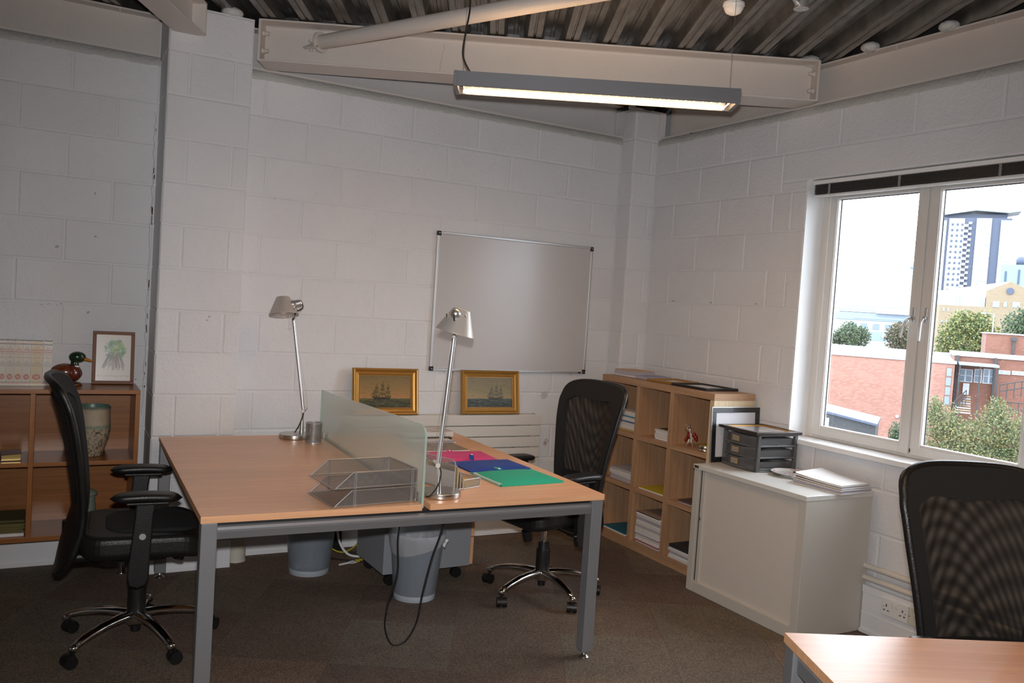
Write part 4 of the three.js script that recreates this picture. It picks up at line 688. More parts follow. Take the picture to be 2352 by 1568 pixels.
// ------------------------------------------------------------------ task lamps
function taskLamp(label, c, q, axis, yokeSide, cablePts, hanger) {   // c base centre; q: points in the desk's frame
  const O = deskAt(c[0], DH + 0.001, c[1]), t = thing('task_lamp', label, 'lamp', O, 0);
  const P = (u, y, v) => { const w = deskAt(u, y, v); return [w[0] - O[0], w[1] - O[1], w[2] - O[2]]; };
  mesh('base', lathe([[0, 0], [0.081, 0], [0.083, 0.002], [0.083, 0.02], [0.081, 0.0225], [0, 0.0225]], 48), m.brushed, t);
  const st = P(...q.stem), j1 = P(...q.j1), j2 = P(...q.j2), pv = P(...q.pivot), sc = P(...q.shade);
  mesh('stem', rod([st[0], 0.02, st[2]], [st[0], j1[1] - 0.045, st[2]], 0.0135, 20, 0.0075), m.brushed, t);
  const kn = mesh('elbow', [rod([st[0], j1[1] - 0.05, st[2]], j1, 0.006, 10), cyl(0.010, 0.010, 0.03, j1, [Math.PI / 2, 0, 0.4], 14), rod(j1, [j1[0] + (j1[0] - j2[0] > 0 ? 0.02 : -0.02), j1[1] + 0.02, j1[2]], 0.006, 10)], m.aluShade, t);
  const e = [j1[0] + (j1[0] - j2[0] > 0 ? 0.024 : -0.024), j1[1] + 0.022, j1[2]];
  mesh('arm', rod(j1, j2, 0.0095, 14), m.alu, t); mesh('tension_wire', rod(e, [j2[0] + (e[0] - j1[0]) * 0.35, j2[1], j2[2]], 0.0008, 6), m.brushed, t);
  mesh('wrist', [new THREE.SphereGeometry(0.010, 14, 10).translate(...j2), rod(j2, [(j2[0] * 2 + pv[0]) / 3, (j2[1] * 2 + pv[1]) / 3, (j2[2] * 2 + pv[2]) / 3], 0.005, 10), cyl(0.007, 0.007, 0.022, j2, [Math.PI / 2, 0, 0.5], 12)], m.chrome, t);
  // U-shaped fork holding the head
  const A = V(...axis).normalize(), side = V(...yokeSide).normalize(), low = V(...j2).lerp(V(...pv), 0.33), pvv = V(...pv);
  const U = [pvv.clone().addScaledVector(side, 0.036), pvv.clone().lerp(low, 0.55).addScaledVector(side, 0.037), low.clone().addScaledVector(side, 0.022), low.clone(), low.clone().addScaledVector(side, -0.022), pvv.clone().lerp(low, 0.55).addScaledVector(side, -0.037), pvv.clone().addScaledVector(side, -0.036)];
  mesh('fork', tube(U.map((v) => v.toArray()), 0.003, 40, 8), m.chrome, t);
  for (const s of [-1, 1]) mesh('fork_knob', new THREE.SphereGeometry(0.007, 12, 8).translate(...pvv.clone().addScaledVector(side, s * 0.036).toArray()), m.chrome, t);
  const orient = new THREE.Matrix4().compose(V(...sc), new THREE.Quaternion().setFromUnitVectors(V(0, 1, 0), A), V(1, 1, 1));
  const sh = mesh('shade', lathe([[0.080, -0.05], [0.0812, -0.0505], [0.0815, -0.048], [0.0365, 0.05], [0.034, 0.0515], [0.0, 0.0515], [0.0, 0.05], [0.034, 0.0495], [0.0788, -0.05]], 48).applyMatrix4(orient), m.aluShade, t);
  mesh('bulb', new THREE.SphereGeometry(0.026, 18, 12).translate(0, -0.026, 0).applyMatrix4(orient), mat(lin(0.6, 0.55, 0.5), 0.3), sh);
  const dirS = pvv.clone().sub(V(...sc)).normalize();
  mesh('socket', [rod(pvv.clone().addScaledVector(dirS, 0.012).toArray(), V(...sc).lerp(pvv, 0.45).toArray(), 0.021, 20, 0.026), new THREE.SphereGeometry(0.021, 18, 12).translate(...pvv.clone().addScaledVector(dirS, 0.012).toArray())], m.alu, t);
  mesh('power_cable', tube(cablePts.map((k) => P(...k)), 0.0032, 48, 8), m.cable, t);
  mesh('power_cable', tube([pvv.clone().addScaledVector(dirS, 0.03).toArray(), pvv.clone().addScaledVector(dirS, 0.034).add(V(0, -0.03, 0)).toArray(), low.clone().add(V(0.004, 0.012, 0.004)).toArray(), low.clone().add(V(0, -0.006, 0.006)).toArray()], 0.0034, 20, 8), m.cable, t);
  if (hanger) mesh('pull_loop', tube(hanger.map((k) => P(...k)), 0.0016, 30, 6), m.wireSilver, t);
  return t;
}
taskLamp('aluminium task lamp beside the wire pen pot', [-0.162, -0.735],
  { stem: [-0.116, 0, -0.77], j1: [-0.112, 0.885, -0.768], j2: [-0.184, 1.390, -0.805], pivot: [-0.172, 1.478, -0.80], shade: [-0.238, 1.459, -0.832] }, [-0.04, 1, -0.24], [0.5, 0, -0.86],
  [[-0.112, 0.875, -0.765], [-0.118, 0.85, -0.755], [-0.14, 0.80, -0.748], [-0.16, 0.766, -0.745]], [[-0.197, 1.415, -0.80], [-0.197, 1.36, -0.80], [-0.199, 1.335, -0.80], [-0.207, 1.335, -0.803], [-0.208, 1.36, -0.803], [-0.207, 1.415, -0.803]]);
taskLamp('aluminium task lamp beside the wire file sorter', [0.112, 0.705],
  { stem: [0.083, 0, 0.742], j1: [0.075, 0.878, 0.745], j2: [0.104, 1.405, 0.762], pivot: [0.104, 1.492, 0.770], shade: [0.128, 1.468, 0.742] }, [0.22, 1, 0.10], [0.85, 0, 0.5],
  [[0.078, 0.872, 0.757], [0.084, 0.85, 0.76], [0.07, 0.80, 0.77], [0.035, 0.76, 0.776], [0.03, 0.75, 0.75]], null);

// ------------------------------------------------------------------ things on the bench desk
const onDesk = (name, label, category, u, v, turn = 0, y = 0, group) => thing(name, label, category, deskAt(u, DH + y + 0.0005, v), DA + turn, group);
{ // pen pot
  const t = onDesk('pen_pot', 'round silver wire mesh pen pot by the lamp base', 'pen pot', -0.098, -0.575);
  mesh('mesh_wall', gridGeo(36, 1, (u, v) => [Math.sin(u * 6.2832) * 0.043, 0.006 + v * 0.098, Math.cos(u * 6.2832) * 0.043, u * 0.27, v * 0.098], true), m.wireMesh, t, { keepuv: true });
  mesh('rim', new THREE.TorusGeometry(0.0435, 0.0028, 8, 40).rotateX(Math.PI / 2).translate(0, 0.106, 0), m.wireSilver, t);
  mesh('base', [cyl(0.0435, 0.0435, 0.006, [0, 0.003, 0], [0, 0, 0], 36)], m.wireSilver, t);
}
function letterTray(label, y, group) {
  const t = onDesk('letter_tray', label, 'tray', -0.213, 0.665, 0.11, y, group);
  const w = 0.175, d = 0.13, h = 0.062, M = m.wireMesh, pl = (g, flip) => g;
  const sidePl = (z) => new THREE.ShapeGeometry(shape([[-w + 0.01, 0.004], [w, 0.004], [w, h], [-w + 0.075, h]])).translate(0, 0, z);
  mesh('mesh_floor', new THREE.PlaneGeometry(2 * w, 2 * d).rotateX(-Math.PI / 2).translate(0, 0.004, 0), M, t);
  mesh('mesh_wall', sidePl(d), M, t); mesh('mesh_wall', sidePl(-d), M, t); mesh('mesh_wall', new THREE.PlaneGeometry(2 * d, h - 0.004).rotateY(Math.PI / 2).translate(w, (h + 0.004) / 2, 0), M, t);
  for (const z of [d, -d]) mesh('rim_wire', wire([[-w + 0.008, 0.006, z], [-w + 0.075, h, z], [w - 0.008, h, z], [w, h - 0.008, z], [w, 0.01, z], [w - 0.006, 0.004, z], [-w + 0.008, 0.004, z]], 0.0027), m.wireSilver, t);
  mesh('rim_wire', wire([[w, h, d], [w, h, -d]], 0.0027), m.wireSilver, t); mesh('rim_wire', wire([[w, 0.004, d], [w, 0.004, -d]], 0.0022), m.wireSilver, t);
  mesh('front_wire', wire([[-w, 0.003, d], [-w, 0.003, -d]], 0.002), m.wireSilver, t); mesh('front_wire', wire([[-w, 0.003, d], [-w + 0.01, 0.004, d]], 0.002), m.wireSilver, t);
  for (const z of [d + 0.003, -d - 0.003]) for (const x of [-w + 0.085, w - 0.022]) mesh('support_post', [rod([x - 0.003, 0, z], [x - 0.003, h + 0.004, z], 0.002, 6), rod([x + 0.003, 0, z], [x + 0.003, h + 0.004, z], 0.002, 6)], m.wireSilver, t);
  return t;
}
letterTray('silver wire mesh letter tray standing on the desktop, lower of two', 0.0, 'stacked letter trays');
letterTray('silver wire mesh letter tray stacked on top of another', 0.0685, 'stacked letter trays');
{ // file sorter with descending panels and a shallow tray
  const t = onDesk('file_sorter', 'silver wire mesh file sorter with stepped panels behind the lamp', 'file sorter', 0.165, 0.545, 0.0);
  t.rotation.y = DA - 1.2;    // local x runs along the panels, towards the camera
  const hs = [0.132, 0.105, 0.08, 0.058];
  hs.forEach((h, k) => { const z = -0.018 * k, x0 = -0.10, x1 = 0.10; const rim = [[x0, 0.004, z], [x0, h - 0.012, z], [x0 + 0.012, h, z], [x1 - 0.012, h, z], [x1, h - 0.012, z], [x1, 0.004, z]]; mesh('mesh_panel', new THREE.PlaneGeometry(0.2, h - 0.004).translate(0, h / 2, z), m.wireMesh, t); mesh('panel_rim', wire(rim, 0.0024), m.wireSilver, t); });
  mesh('mesh_floor', new THREE.PlaneGeometry(0.2, 0.06).rotateX(-Math.PI / 2).translate(0, 0.004, -0.028), m.wireMesh, t);
  mesh('base_wire', wire([[-0.1, 0.004, 0.002], [0.1, 0.004, 0.002], [0.1, 0.004, -0.056], [-0.1, 0.004, -0.056]], 0.0024, 6, true), m.wireSilver, t);
  const tr = mesh('front_tray', [new THREE.PlaneGeometry(0.2, 0.10).rotateX(-Math.PI / 2).translate(0, 0.003, -0.11), new THREE.PlaneGeometry(0.2, 0.038).translate(0, 0.02, -0.16), new THREE.PlaneGeometry(0.10, 0.038).rotateY(Math.PI / 2).translate(0.1, 0.02, -0.11)], m.wireMesh, t);
  mesh('tray_rim', wire([[0.1, 0.04, -0.058], [0.1, 0.04, -0.152], [0.1, 0.034, -0.16], [0.1, 0.006, -0.16], [0.1, 0.002, -0.15], [0.1, 0.002, -0.06]], 0.0024), m.wireSilver, tr); mesh('tray_rim', wire([[0.1, 0.038, -0.16], [-0.1, 0.038, -0.16]], 0.0024), m.wireSilver, tr);
  const W = (x, y, z) => { const v = V(x, y, z).applyEuler(new THREE.Euler(0, t.rotation.y, 0)); return [t.position.x + v.x, t.position.y + v.y, t.position.z + v.z]; };
  const put = (name, label, cat, x, y, z, g, mt) => { const o = mesh(name, g, mt); o.position.set(...W(x, y, z)); o.rotation.y = t.rotation.y; tag(o, label, cat); return o; };
  put('paper_sheaf', 'white papers filed in the wire sorter', 'papers', 0, 0.005, -0.009, bx(0.18, 0.075, 0.008, [0, 0.0375, 0]), m.pages);
  put('yellow_folder', 'yellow card folder filed in the wire sorter', 'folder', 0.0, 0.005, -0.027, bx(0.185, 0.088, 0.007, [0, 0.044, 0]), mat(lin(0.60, 0.40, 0.06), 0.7));
  put('yellow_pad', 'yellow note pad lying in the sorter tray', 'note pad', 0.02, 0.004, -0.112, bx(0.15, 0.022, 0.085, [0, 0.011, 0], [0, 0, 0], 0.002), mat(lin(0.60, 0.42, 0.10), 0.75));
}
function wallet(label, u, v, w, d, h, turn, col, y, tab) { // plastic popper wallet
  const t = onDesk('document_wallet', label, 'folder', u, v, turn, y);
  const pm = pmat(lin(...col), 0.5, {});
  const bulge = (yy, s) => gridGeo(14, 12, (i, j) => { const x = (i - 0.5) * w, z = (j - 0.5) * d, e = Math.min(1, 4 * Math.min(i, 1 - i)) * Math.min(1, 4 * Math.min(j, 1 - j)); return [x, yy + s * (0.25 + 0.75 * Math.sqrt(Math.max(0, e))) * h - (s > 0 && i > 0.8 && j < 0.2 ? 0 : 0), -z]; });
  mesh('cover', bulge(0.001, 1), pm, t, { keepuv: true }); mesh('cover', bx(w, 0.0012, d, [0, 0.0006, 0]), pm, t);
  mesh('spine', bx(w - 0.01, h * 0.3, 0.003, [0, h * 0.17, d / 2 - 0.001]), pm, t);
  mesh('papers', bx(w - 0.03, h * 0.4, d - 0.04, [h > 0.018 ? -0.012 : 0, h * 0.27, 0.002]), m.pages, t);
  if (tab) { const g = ext(shape(rrect(0.026, 0.06, 0.012, 5)), 0.0012, 0).rotateX(-Math.PI / 2).applyMatrix4(M4([tab[0], h + (tab[3] ?? 0.001), tab[1]], [tab[2] ?? 0, tab[4] ?? 0, 0])); const f = mesh('flap', g, pm, t); mesh('popper', cyl(0.006, 0.005, 0.003, [tab[0] + (tab[5] ?? 0), h + 0.004 + (tab[6] ?? 0), tab[1] + (tab[7] ?? 0.012)], [0, 0, 0], 14), m.white, f); }
}
wallet('pink plastic document wallet lying beyond the blue one', 0.545, -0.088, 0.345, 0.245, 0.012, -0.05, [0.68, 0.045, 0.21], 0, [-0.02, -0.10]);
wallet('dark blue plastic document wallet between the pink and green ones', 0.60, 0.165, 0.345, 0.235, 0.014, 0.06, [0.008, 0.05, 0.30], 0, [-0.03, -0.135, 0.28, 0.004, -0.4, 0.01, 0.012, -0.02]);
wallet('green plastic document wallet lying at the desk corner', 0.605, 0.452, 0.345, 0.285, 0.02, 0.067, [0.012, 0.42, 0.26], 0, [-0.03, -0.13]);
const collage = (s0, cols, n = 60) => ctex(256, 200, (g, w, h) => { let s = s0; const R = () => { s = (s * 16807) % 2147483647; return s / 2147483647; }; g.fillStyle = cols[0]; g.fillRect(0, 0, w, h); for (let i = 0; i < n; i++) { g.fillStyle = cols[Math.floor(R() * cols.length)]; g.globalAlpha = 0.5; g.beginPath(); g.ellipse(R() * w, R() * h, 8 + R() * 46, 4 + R() * 18, R() * 3, 0, 6.3); g.fill(); } g.globalAlpha = 1; });
function printed(name, label, cat, u, v, w, d, h, turn, y, tex, side = m.pages) { const t = onDesk(name, label, cat, u, v, turn, y); mesh('pages', bx(w, h, d, [0, h / 2, 0]), side, t); mesh('cover', new THREE.PlaneGeometry(w, d).rotateX(-Math.PI / 2).translate(0, h + 0.0004, 0), mat(lin(1, 1, 1), 0.35, { map: tex }), t); return t; }
printed('magazine', 'brown landscape calendar lying beyond the pink wallet', 'calendar', 0.52, -0.345, 0.30, 0.235, 0.005, 0.03, 0, collage(5, ['#8d7764', '#6f5b4f', '#a08a74', '#57534f', '#8f6a4f', '#75684c', '#6a7060']));
{
  const t = printed('ring_binder_pad', 'spiral bound pad with a white edge', 'pad', 0.545, -0.535, 0.30, 0.12, 0.008, 0.02, 0, collage(3, ['#d8d4d0', '#cfcac6', '#e0dcd8'], 12));
  mesh('binding', Array.from({ length: 26 }, (_, i) => new THREE.TorusGeometry(0.006, 0.0013, 5, 10).rotateY(Math.PI / 2).translate(-0.14 + i * 0.0112, 0.006, 0.06)), mat(lin(0.05, 0.06, 0.15), 0.5), t).userData.kind = 'stuff';
}
printed('black_notebook', 'black notebook under the printed papers', 'notebook', 0.575, -0.655, 0.29, 0.13, 0.012, 0, 0, collage(3, ['#141414', '#101010'], 4), m.darkMetal);
printed('printed_papers', 'pile of printed papers with a yellow edge', 'papers', 0.59, -0.715, 0.30, 0.19, 0.028, 0.06, 0.0125, collage(11, ['#cfc2b6', '#c4b7aa', '#4a4a4c', '#c9a98f', '#d6cfc8', '#6f6a68', '#a9b0bd'], 34));

// ------------------------------------------------------------------ cables and things under the desk
tag(mesh('power_cable', tube([[-2.375, 0.66, 1.62], [-2.385, 0.52, 1.60], [-2.372, 0.36, 1.585], [-2.40, 0.2, 1.56], [-2.395, 0.09, 1.54], [-2.35, 0.012, 1.53], [-2.305, 0.02, 1.54], [-2.262, 0.1, 1.56], [-2.25, 0.25, 1.59], [-2.228, 0.42, 1.62], [-2.2, 0.56, 1.65], [-2.2, 0.66, 1.66]], 0.0042, 120, 8), m.cable), 'black power cable hanging in a loop under the desk', 'cable');
tag(mesh('extension_lead', tube([[-2.15, 0.008, 0.14], [-2.02, 0.007, 0.22], [-1.95, 0.007, 0.30], [-2.05, 0.007, 0.36], [-2.2, 0.007, 0.28], [-2.3, 0.007, 0.2]], 0.005, 60, 8), m.cable), 'black cable lying on the carpet by the far bin', 'cable');
tag(mesh('white_cable', tube([[-2.05, 0.6, 0.16], [-2.14, 0.42, 0.17], [-2.19, 0.26, 0.18], [-2.19, 0.1, 0.2], [-2.14, 0.02, 0.24], [-2.05, 0.012, 0.27], [-2.0, 0.03, 0.28]], 0.0075, 60, 8), m.white), 'white cable curling down behind the drawer pedestal', 'cable');
tag(mesh('yellow_cable', tube([[-2.32, 0.09, 0.15], [-2.24, 0.05, 0.17], [-2.16, 0.02, 0.19], [-2.08, 0.05, 0.18], [-2.02, 0.12, 0.15]], 0.0045, 50, 8), mat(lin(0.50, 0.42, 0.02), 0.5)), 'yellow network cable near the far waste bin', 'cable');
{ const t = thing('network_plug', 'white cable clip with yellow plug on the carpet', 'plug', [-2.155, 0, 0.36], 0.3); mesh('lead', rod([-0.09, 0.012, 0], [-0.02, 0.012, 0], 0.006, 8), m.white, t); mesh('clip', [bx(0.035, 0.006, 0.006, [0, 0.012, -0.014]), bx(0.035, 0.006, 0.006, [0, 0.012, 0.014]), bx(0.006, 0.006, 0.03, [0.016, 0.012, 0]), bx(0.006, 0.006, 0.03, [-0.016, 0.012, 0])], m.white, t); mesh('plug', bx(0.045, 0.016, 0.018, [0.05, 0.012, -0.006], [0, 0, 0], 0.003), mat(lin(0.5, 0.43, 0.05), 0.5), t); }
{ const t = thing('power_plug', 'black power plug standing at the back skirting', 'plug', [-2.17, 0, 0.09]); mesh('body', bx(0.055, 0.05, 0.05, [0, 0.10, 0], [0, 0, 0], 0.012), m.blackPlastic, t); mesh('stand', bx(0.07, 0.075, 0.04, [0, 0.0375, -0.02], [0, 0, 0], 0.004), m.blackPlastic, t); mesh('flex', rod([0, 0.12, 0], [0, 0.22, -0.01], 0.004), m.cable, t); }
{ const t = thing('pipe_boxing', 'cream round pipe stub standing at the back skirting', 'pipe', [-2.757, 0, 0.10]); mesh('pipe', cyl(0.052, 0.052, 0.52, [0, 0.265, 0], [0, 0, 0], 28), m.cream, t); mesh('collar', cyl(0.055, 0.054, 0.008, [0, 0.004, 0], [0, 0, 0], 28), m.cream, t); mesh('cap', cyl(0.054, 0.05, 0.01, [0, 0.53, 0], [0, 0, 0], 28), m.cream, t); }

// ------------------------------------------------------------------ on and in the left bookcase
const BT = 0.9795;
{
  const vols = [['The', 'Reign of', 'George III', '1760–1815', 'WATSON', 0.030], ['The', 'Early', 'Stuarts', '1603–1660', 'DAVIES', 0.0345], ['The', 'Later', 'Stuarts', '1660–1714', 'CLARK', 0.036], ['The', 'Whig', 'Supremacy', '1714–1760', 'WILLIAMS', 0.036], ['The', 'Fifteenth', 'Century', '1399–1485', 'JACOB', 0.052], ['The', 'Reign of', 'Elizabeth', '1558–1603', 'BLACK', 0.038]];
  const jacket = mat(lin(0.62, 0.60, 0.56), 0.3), H = 0.228; let x = -3.945 ;
  const widths = vols.map((v) => v[5]);
  const what = ['thin volume leaning by the bookcase end', '', '', '', '', ''];
  x = -3.722 - widths.reduce((a, b) => a + b + 0.0005, 0) + 0.006;
  vols.forEach((v, i) => {
    const w = v[5], t = thing('book', `cream jacketed hardback titled ${v[0]} ${v[1]} ${v[2]}`, 'book', [x + w / 2, BT + 0.0005, -0.02], 0, 'history volumes on the bookcase'); x += w + 0.0005;
    t.rotation.z = i === 5 ? -0.018 : -0.004;
    const tex = ctex(112, 640, (g, W, Hh) => {
      g.fillStyle = ['#cfc8ba', '#c8c0b2', '#cbc0ab', '#c9c0b4', '#c9b99a', '#cdc7bd'][i]; g.fillRect(0, 0, W, Hh);
      g.fillStyle = '#b0483f'; g.fillRect(0, 34, W, 5); g.fillRect(0, Hh - 40, W, 6); g.fillStyle = '#4d5a6b'; g.fillRect(0, 44, W, 9); g.fillRect(0, Hh - 56, W, 7);
      g.textAlign = 'center'; g.fillStyle = '#a8402f'; const put = (s, y, f) => { g.font = f; const mw = g.measureText(s).width; g.save(); g.translate(W / 2, y); if (mw > W - 8) g.scale((W - 8) / mw, 1); g.fillText(s, 0, 0); g.restore(); };
      put(v[0], 102, '26px serif'); put(v[1], 136, 'bold 30px serif'); put(v[2], 168, 'bold 30px serif'); put(v[3], 194, '20px serif'); put(v[4], 246, '22px serif');
      g.fillStyle = '#5b6068'; put('BY', 222, '16px serif'); put('The', 300, '18px serif'); put('OXFORD', 322, '20px serif'); put('HISTORY OF', 344, '18px serif'); put('ENGLAND', 364, '18px serif');
      g.fillStyle = 'rgba(176,80,74,0.75)'; g.beginPath(); g.arc(W / 2, Hh - 128, 40, 0, 6.3); g.fill(); g.strokeStyle = '#cfc8ba'; g.lineWidth = 2.5; for (let k = 0; k < 7; k++) { g.beginPath(); g.arc(W / 2 + 16 * Math.cos(k), Hh - 128 + 16 * Math.sin(k * 1.7), 9, 0, 6.3); g.stroke(); }
    });
    mesh('jacket', [bb(-w / 2, -w / 2 + 0.0015, 0, H, -0.07, 0.07), bb(w / 2 - 0.0015, w / 2, 0, H, -0.07, 0.07), bb(-w / 2, w / 2, 0, H, 0.0685, 0.07)], jacket, t);
    mesh('spine', new THREE.PlaneGeometry(w, H).translate(0, H / 2, 0.0704), mat(lin(1, 1, 1), 0.28, { map: tex }), t);
    mesh('pages', bb(-w / 2 + 0.003, w / 2 - 0.003, 0.004, H - 0.004, -0.066, 0.066), m.pages, t);
  });
}
{ // wooden mallard
  const t = thing('wooden_duck', 'carved wooden mallard with green head and yellow bill', 'duck', [-3.62, BT + 0.0005, 0.0]);
  const wd = pmat(lin(0.85, 0.8, 0.75), 0.25, { map: T.duck, grain: 'x', clearcoat: 0.7, clearcoatRoughness: 0.15 }), gr = pmat(lin(0.008, 0.03, 0.012), 0.2, { clearcoat: 0.8 }), br = pmat(lin(0.10, 0.016, 0.01), 0.22, { clearcoat: 0.8 });
  mesh('stand', lathe([[0, 0], [0.052, 0], [0.052, 0.006], [0.046, 0.014], [0, 0.014]], 32, [0.0, 0, 0]), wd, t);
  const blob = (f, n = 24, k = 20) => gridGeo(n, k, (u, v) => { const q = u * Math.PI * 2, c = f(v); return [c[0], c[1] + Math.sin(q) * c[2], Math.cos(q) * c[3]]; }, true);
  mesh('body', blob((v) => { const x = -0.098 + 0.148 * v, r = Math.pow(Math.sin(Math.min(1, Math.max(0, 0.02 + v * 0.97)) * Math.PI), 0.6); return [x, 0.062 + 0.012 * (1 - v), 0.046 * r, 0.048 * r]; }), wd, t);
  mesh('breast', blob((v) => { const x = -0.005 + 0.055 * v, r = Math.pow(Math.cos(v * Math.PI / 2), 0.55); return [x, 0.064, 0.05 * r * (0.93 + 0.07), 0.05 * r]; }), br, t);
  mesh('collar', new THREE.TorusGeometry(0.021, 0.0055, 10, 28).rotateX(Math.PI / 2).translate(0.012, 0.1, 0), m.white, t);
  mesh('neck', blob((v) => [0.012 + 0.006 * v, 0.1 + 0.045 * v, 0, 0]).dispose() ?? lathe([[0.024, 0.098], [0.02, 0.112], [0.0185, 0.125], [0.022, 0.138]], 24, [0.012, 0, 0]), gr, t);
  const hd = mesh('head', new THREE.SphereGeometry(0.0325, 26, 18).scale(1.25, 0.92, 0.85).translate(0.024, 0.148, 0), gr, t);
  mesh('bill', gridGeo(16, 12, (u, v) => { const q = u * Math.PI * 2, x = 0.052 + 0.048 * v, w = 0.016 * (1 - 0.35 * v) * (v > 0.9 ? Math.sqrt(1 - ((v - 0.9) / 0.1) ** 2) : 1), h = 0.013 * (1 - v * 0.78); return [x, 0.143 - 0.022 * v + 0.006 * v * v + Math.sin(q) * h, Math.cos(q) * w]; }, true), pmat(lin(0.52, 0.20, 0.01), 0.25, { clearcoat: 0.6 }), t);
  for (const s of [-1, 1]) mesh('eye', new THREE.SphereGeometry(0.0035, 10, 8).translate(0.035, 0.155, s * 0.0255), m.darkMetal, hd);
}
{ // framed watercolour of a leafy tree
  const t = thing('framed_drawing', 'brown framed watercolour of green foliage with a caption', 'picture', [-3.420, BT + 0.0005, -0.062], 0), lean = -0.12, w = 0.207, h = 0.285;
  const G = (g) => g.rotateX(lean);
  const fr = pmat(lin(0.20, 0.078, 0.034), 0.55, {});
  for (const b of [bb(-w / 2, w / 2, 0, 0.018, 0, 0.014, 0.002), bb(-w / 2, w / 2, h - 0.018, h, 0, 0.014, 0.002), bb(-w / 2, -w / 2 + 0.018, 0.018, h - 0.018, 0, 0.014, 0.002), bb(w / 2 - 0.018, w / 2, 0.018, h - 0.018, 0, 0.014, 0.002)]) mesh('frame_rail', G(b), fr, t);
  mesh('backing', G(bb(-w / 2 + 0.003, w / 2 - 0.003, 0.003, h - 0.003, -0.004, 0)), fr, t);
  const tex = ctex(384, 560, (g, W, H) => {
    g.fillStyle = '#d9d3ca'; g.fillRect(0, 0, W, H); let s = 77; const R = () => { s = (s * 16807) % 2147483647; return s / 2147483647; };
    for (let i = 0; i < 150; i++) { const a = R() * 6.3, q = Math.sqrt(R()), x = W * 0.55 + Math.cos(a) * q * 110, y = H * 0.34 + Math.sin(a) * q * 125; g.fillStyle = ['rgba(40,130,80,0.45)', 'rgba(120,170,70,0.4)', 'rgba(170,180,60,0.4)', 'rgba(20,100,70,0.45)', 'rgba(110,180,150,0.35)'][Math.floor(R() * 5)]; g.beginPath(); g.ellipse(x, y, 8 + R() * 22, 6 + R() * 14, R() * 3, 0, 6.3); g.fill(); }
    g.strokeStyle = 'rgba(60,130,90,0.6)'; g.lineWidth = 3; for (let i = 0; i < 12; i++) { const a = 3.3 + R() * 2.8; g.beginPath(); g.moveTo(W * 0.55 + Math.cos(a) * 95, H * 0.34 + Math.sin(a) * 105); g.lineTo(W * 0.55 + Math.cos(a) * (120 + R() * 30), H * 0.34 + Math.sin(a) * (130 + R() * 25)); g.stroke(); }
    for (let i = 0; i < 46; i++) { const x0 = W * 0.38 + R() * W * 0.3, x1 = W * 0.18 + (x0 - W * 0.38) / (W * 0.3) * W * 0.66; g.strokeStyle = ['rgba(120,105,90,0.5)', 'rgba(90,85,95,0.55)', 'rgba(150,130,110,0.5)', 'rgba(60,58,70,0.5)'][Math.floor(R() * 4)]; g.lineWidth = 3 + R() * 8; g.beginPath(); g.moveTo(x0, H * 0.36 + R() * 60); g.quadraticCurveTo((x0 + x1) / 2, H * 0.55, x1, H * (0.66 + R() * 0.12)); g.stroke(); }
    g.fillStyle = '#4a463f'; g.font = 'italic 19px serif'; g.textAlign = 'center'; g.fillText('“There’s a place I like to go... and dream.”', W / 2, H * 0.905);
  });
  mesh('drawing', G(new THREE.PlaneGeometry(w - 0.036, h - 0.036).translate(0, h / 2, 0.006)), pmat(lin(1, 1, 1), 0.3, { map: tex, clearcoat: 0.6, clearcoatRoughness: 0.1 }), t);
}
{ // pitted stoneware vase
  const spec = dtex(256, 256, (u, v) => { const pit = fbm(u, v, 30, 22, 2, 9), big = fbm(u, v, 7, 6, 3, 3); const band = Math.exp(-(((v - 0.60) / 0.035) ** 2)), top = v > 0.93; let c = mix3([0.60, 0.535, 0.45], [0.66, 0.62, 0.54], big); if (v < 0.58) c = mix3(c, [0.33, 0.275, 0.22], Math.max(0, pit - 0.52) * 3.2); c = mix3(c, [0.42, 0.50, 0.43], band * 0.75); if (top) c = mix3(c, [0.16, 0.22, 0.2], (v - 0.93) * 10); return c; }, 1);
  const bump = dtex(256, 256, (u, v) => v < 0.62 ? fbm(u, v, 30, 22, 3, 9) : 0.4 + 0.2 * fbm(u, v, 40, 30, 2, 5), 1, 1, false);
  const t = thing('stoneware_vase', 'pitted beige stoneware vase with a green glaze band', 'vase', [-3.517, 0.6145, 0.045]);
  const prof = [[0.0, 0.0], [0.052, 0], [0.056, 0.004], [0.064, 0.03], [0.075, 0.065], [0.085, 0.1], [0.0905, 0.135], [0.0905, 0.17], [0.088, 0.2], [0.087, 0.23], [0.0885, 0.258], [0.088, 0.264]];
  const g = lathe(prof, 48), n = prof.length; { const uv = g.attributes.uv, p = g.attributes.position; for (let i = 0; i < uv.count; i++) uv.setXY(i, uv.getX(i) * 2, p.getY(i) / 0.264); }
  mesh('body', g, mat(lin(1, 1, 1), 0.7, { map: spec, bumpMap: bump, bumpScale: 0.004 }), t, { keepuv: true });
  mesh('interior', lathe([[0.088, 0.264], [0.083, 0.264], [0.081, 0.24], [0.082, 0.15], [0.06, 0.03], [0, 0.012]], 40), pmat(lin(0.10, 0.20, 0.16), 0.35, { clearcoat: 0.4 }), t);
}
{ const t = thing('lidded_jar', 'green speckled lidded jar in the lower compartment', 'jar', [-3.53, 0.2415, 0.08]); const gz = pmat(lin(0.19, 0.24, 0.21), 0.35, { bumpMap: paintBump, bumpScale: 0.004, grain: 'x', clearcoat: 0.3 });
  mesh('body', lathe([[0, 0], [0.045, 0], [0.05, 0.05], [0.047, 0.11], [0.042, 0.15], [0.045, 0.175], [0.0, 0.175]], 36), gz, t); mesh('lid', lathe([[0.052, 0.175], [0.054, 0.18], [0.05, 0.188], [0.02, 0.205], [0.01, 0.207], [0.012, 0.222], [0, 0.226]], 36), gz, t); }
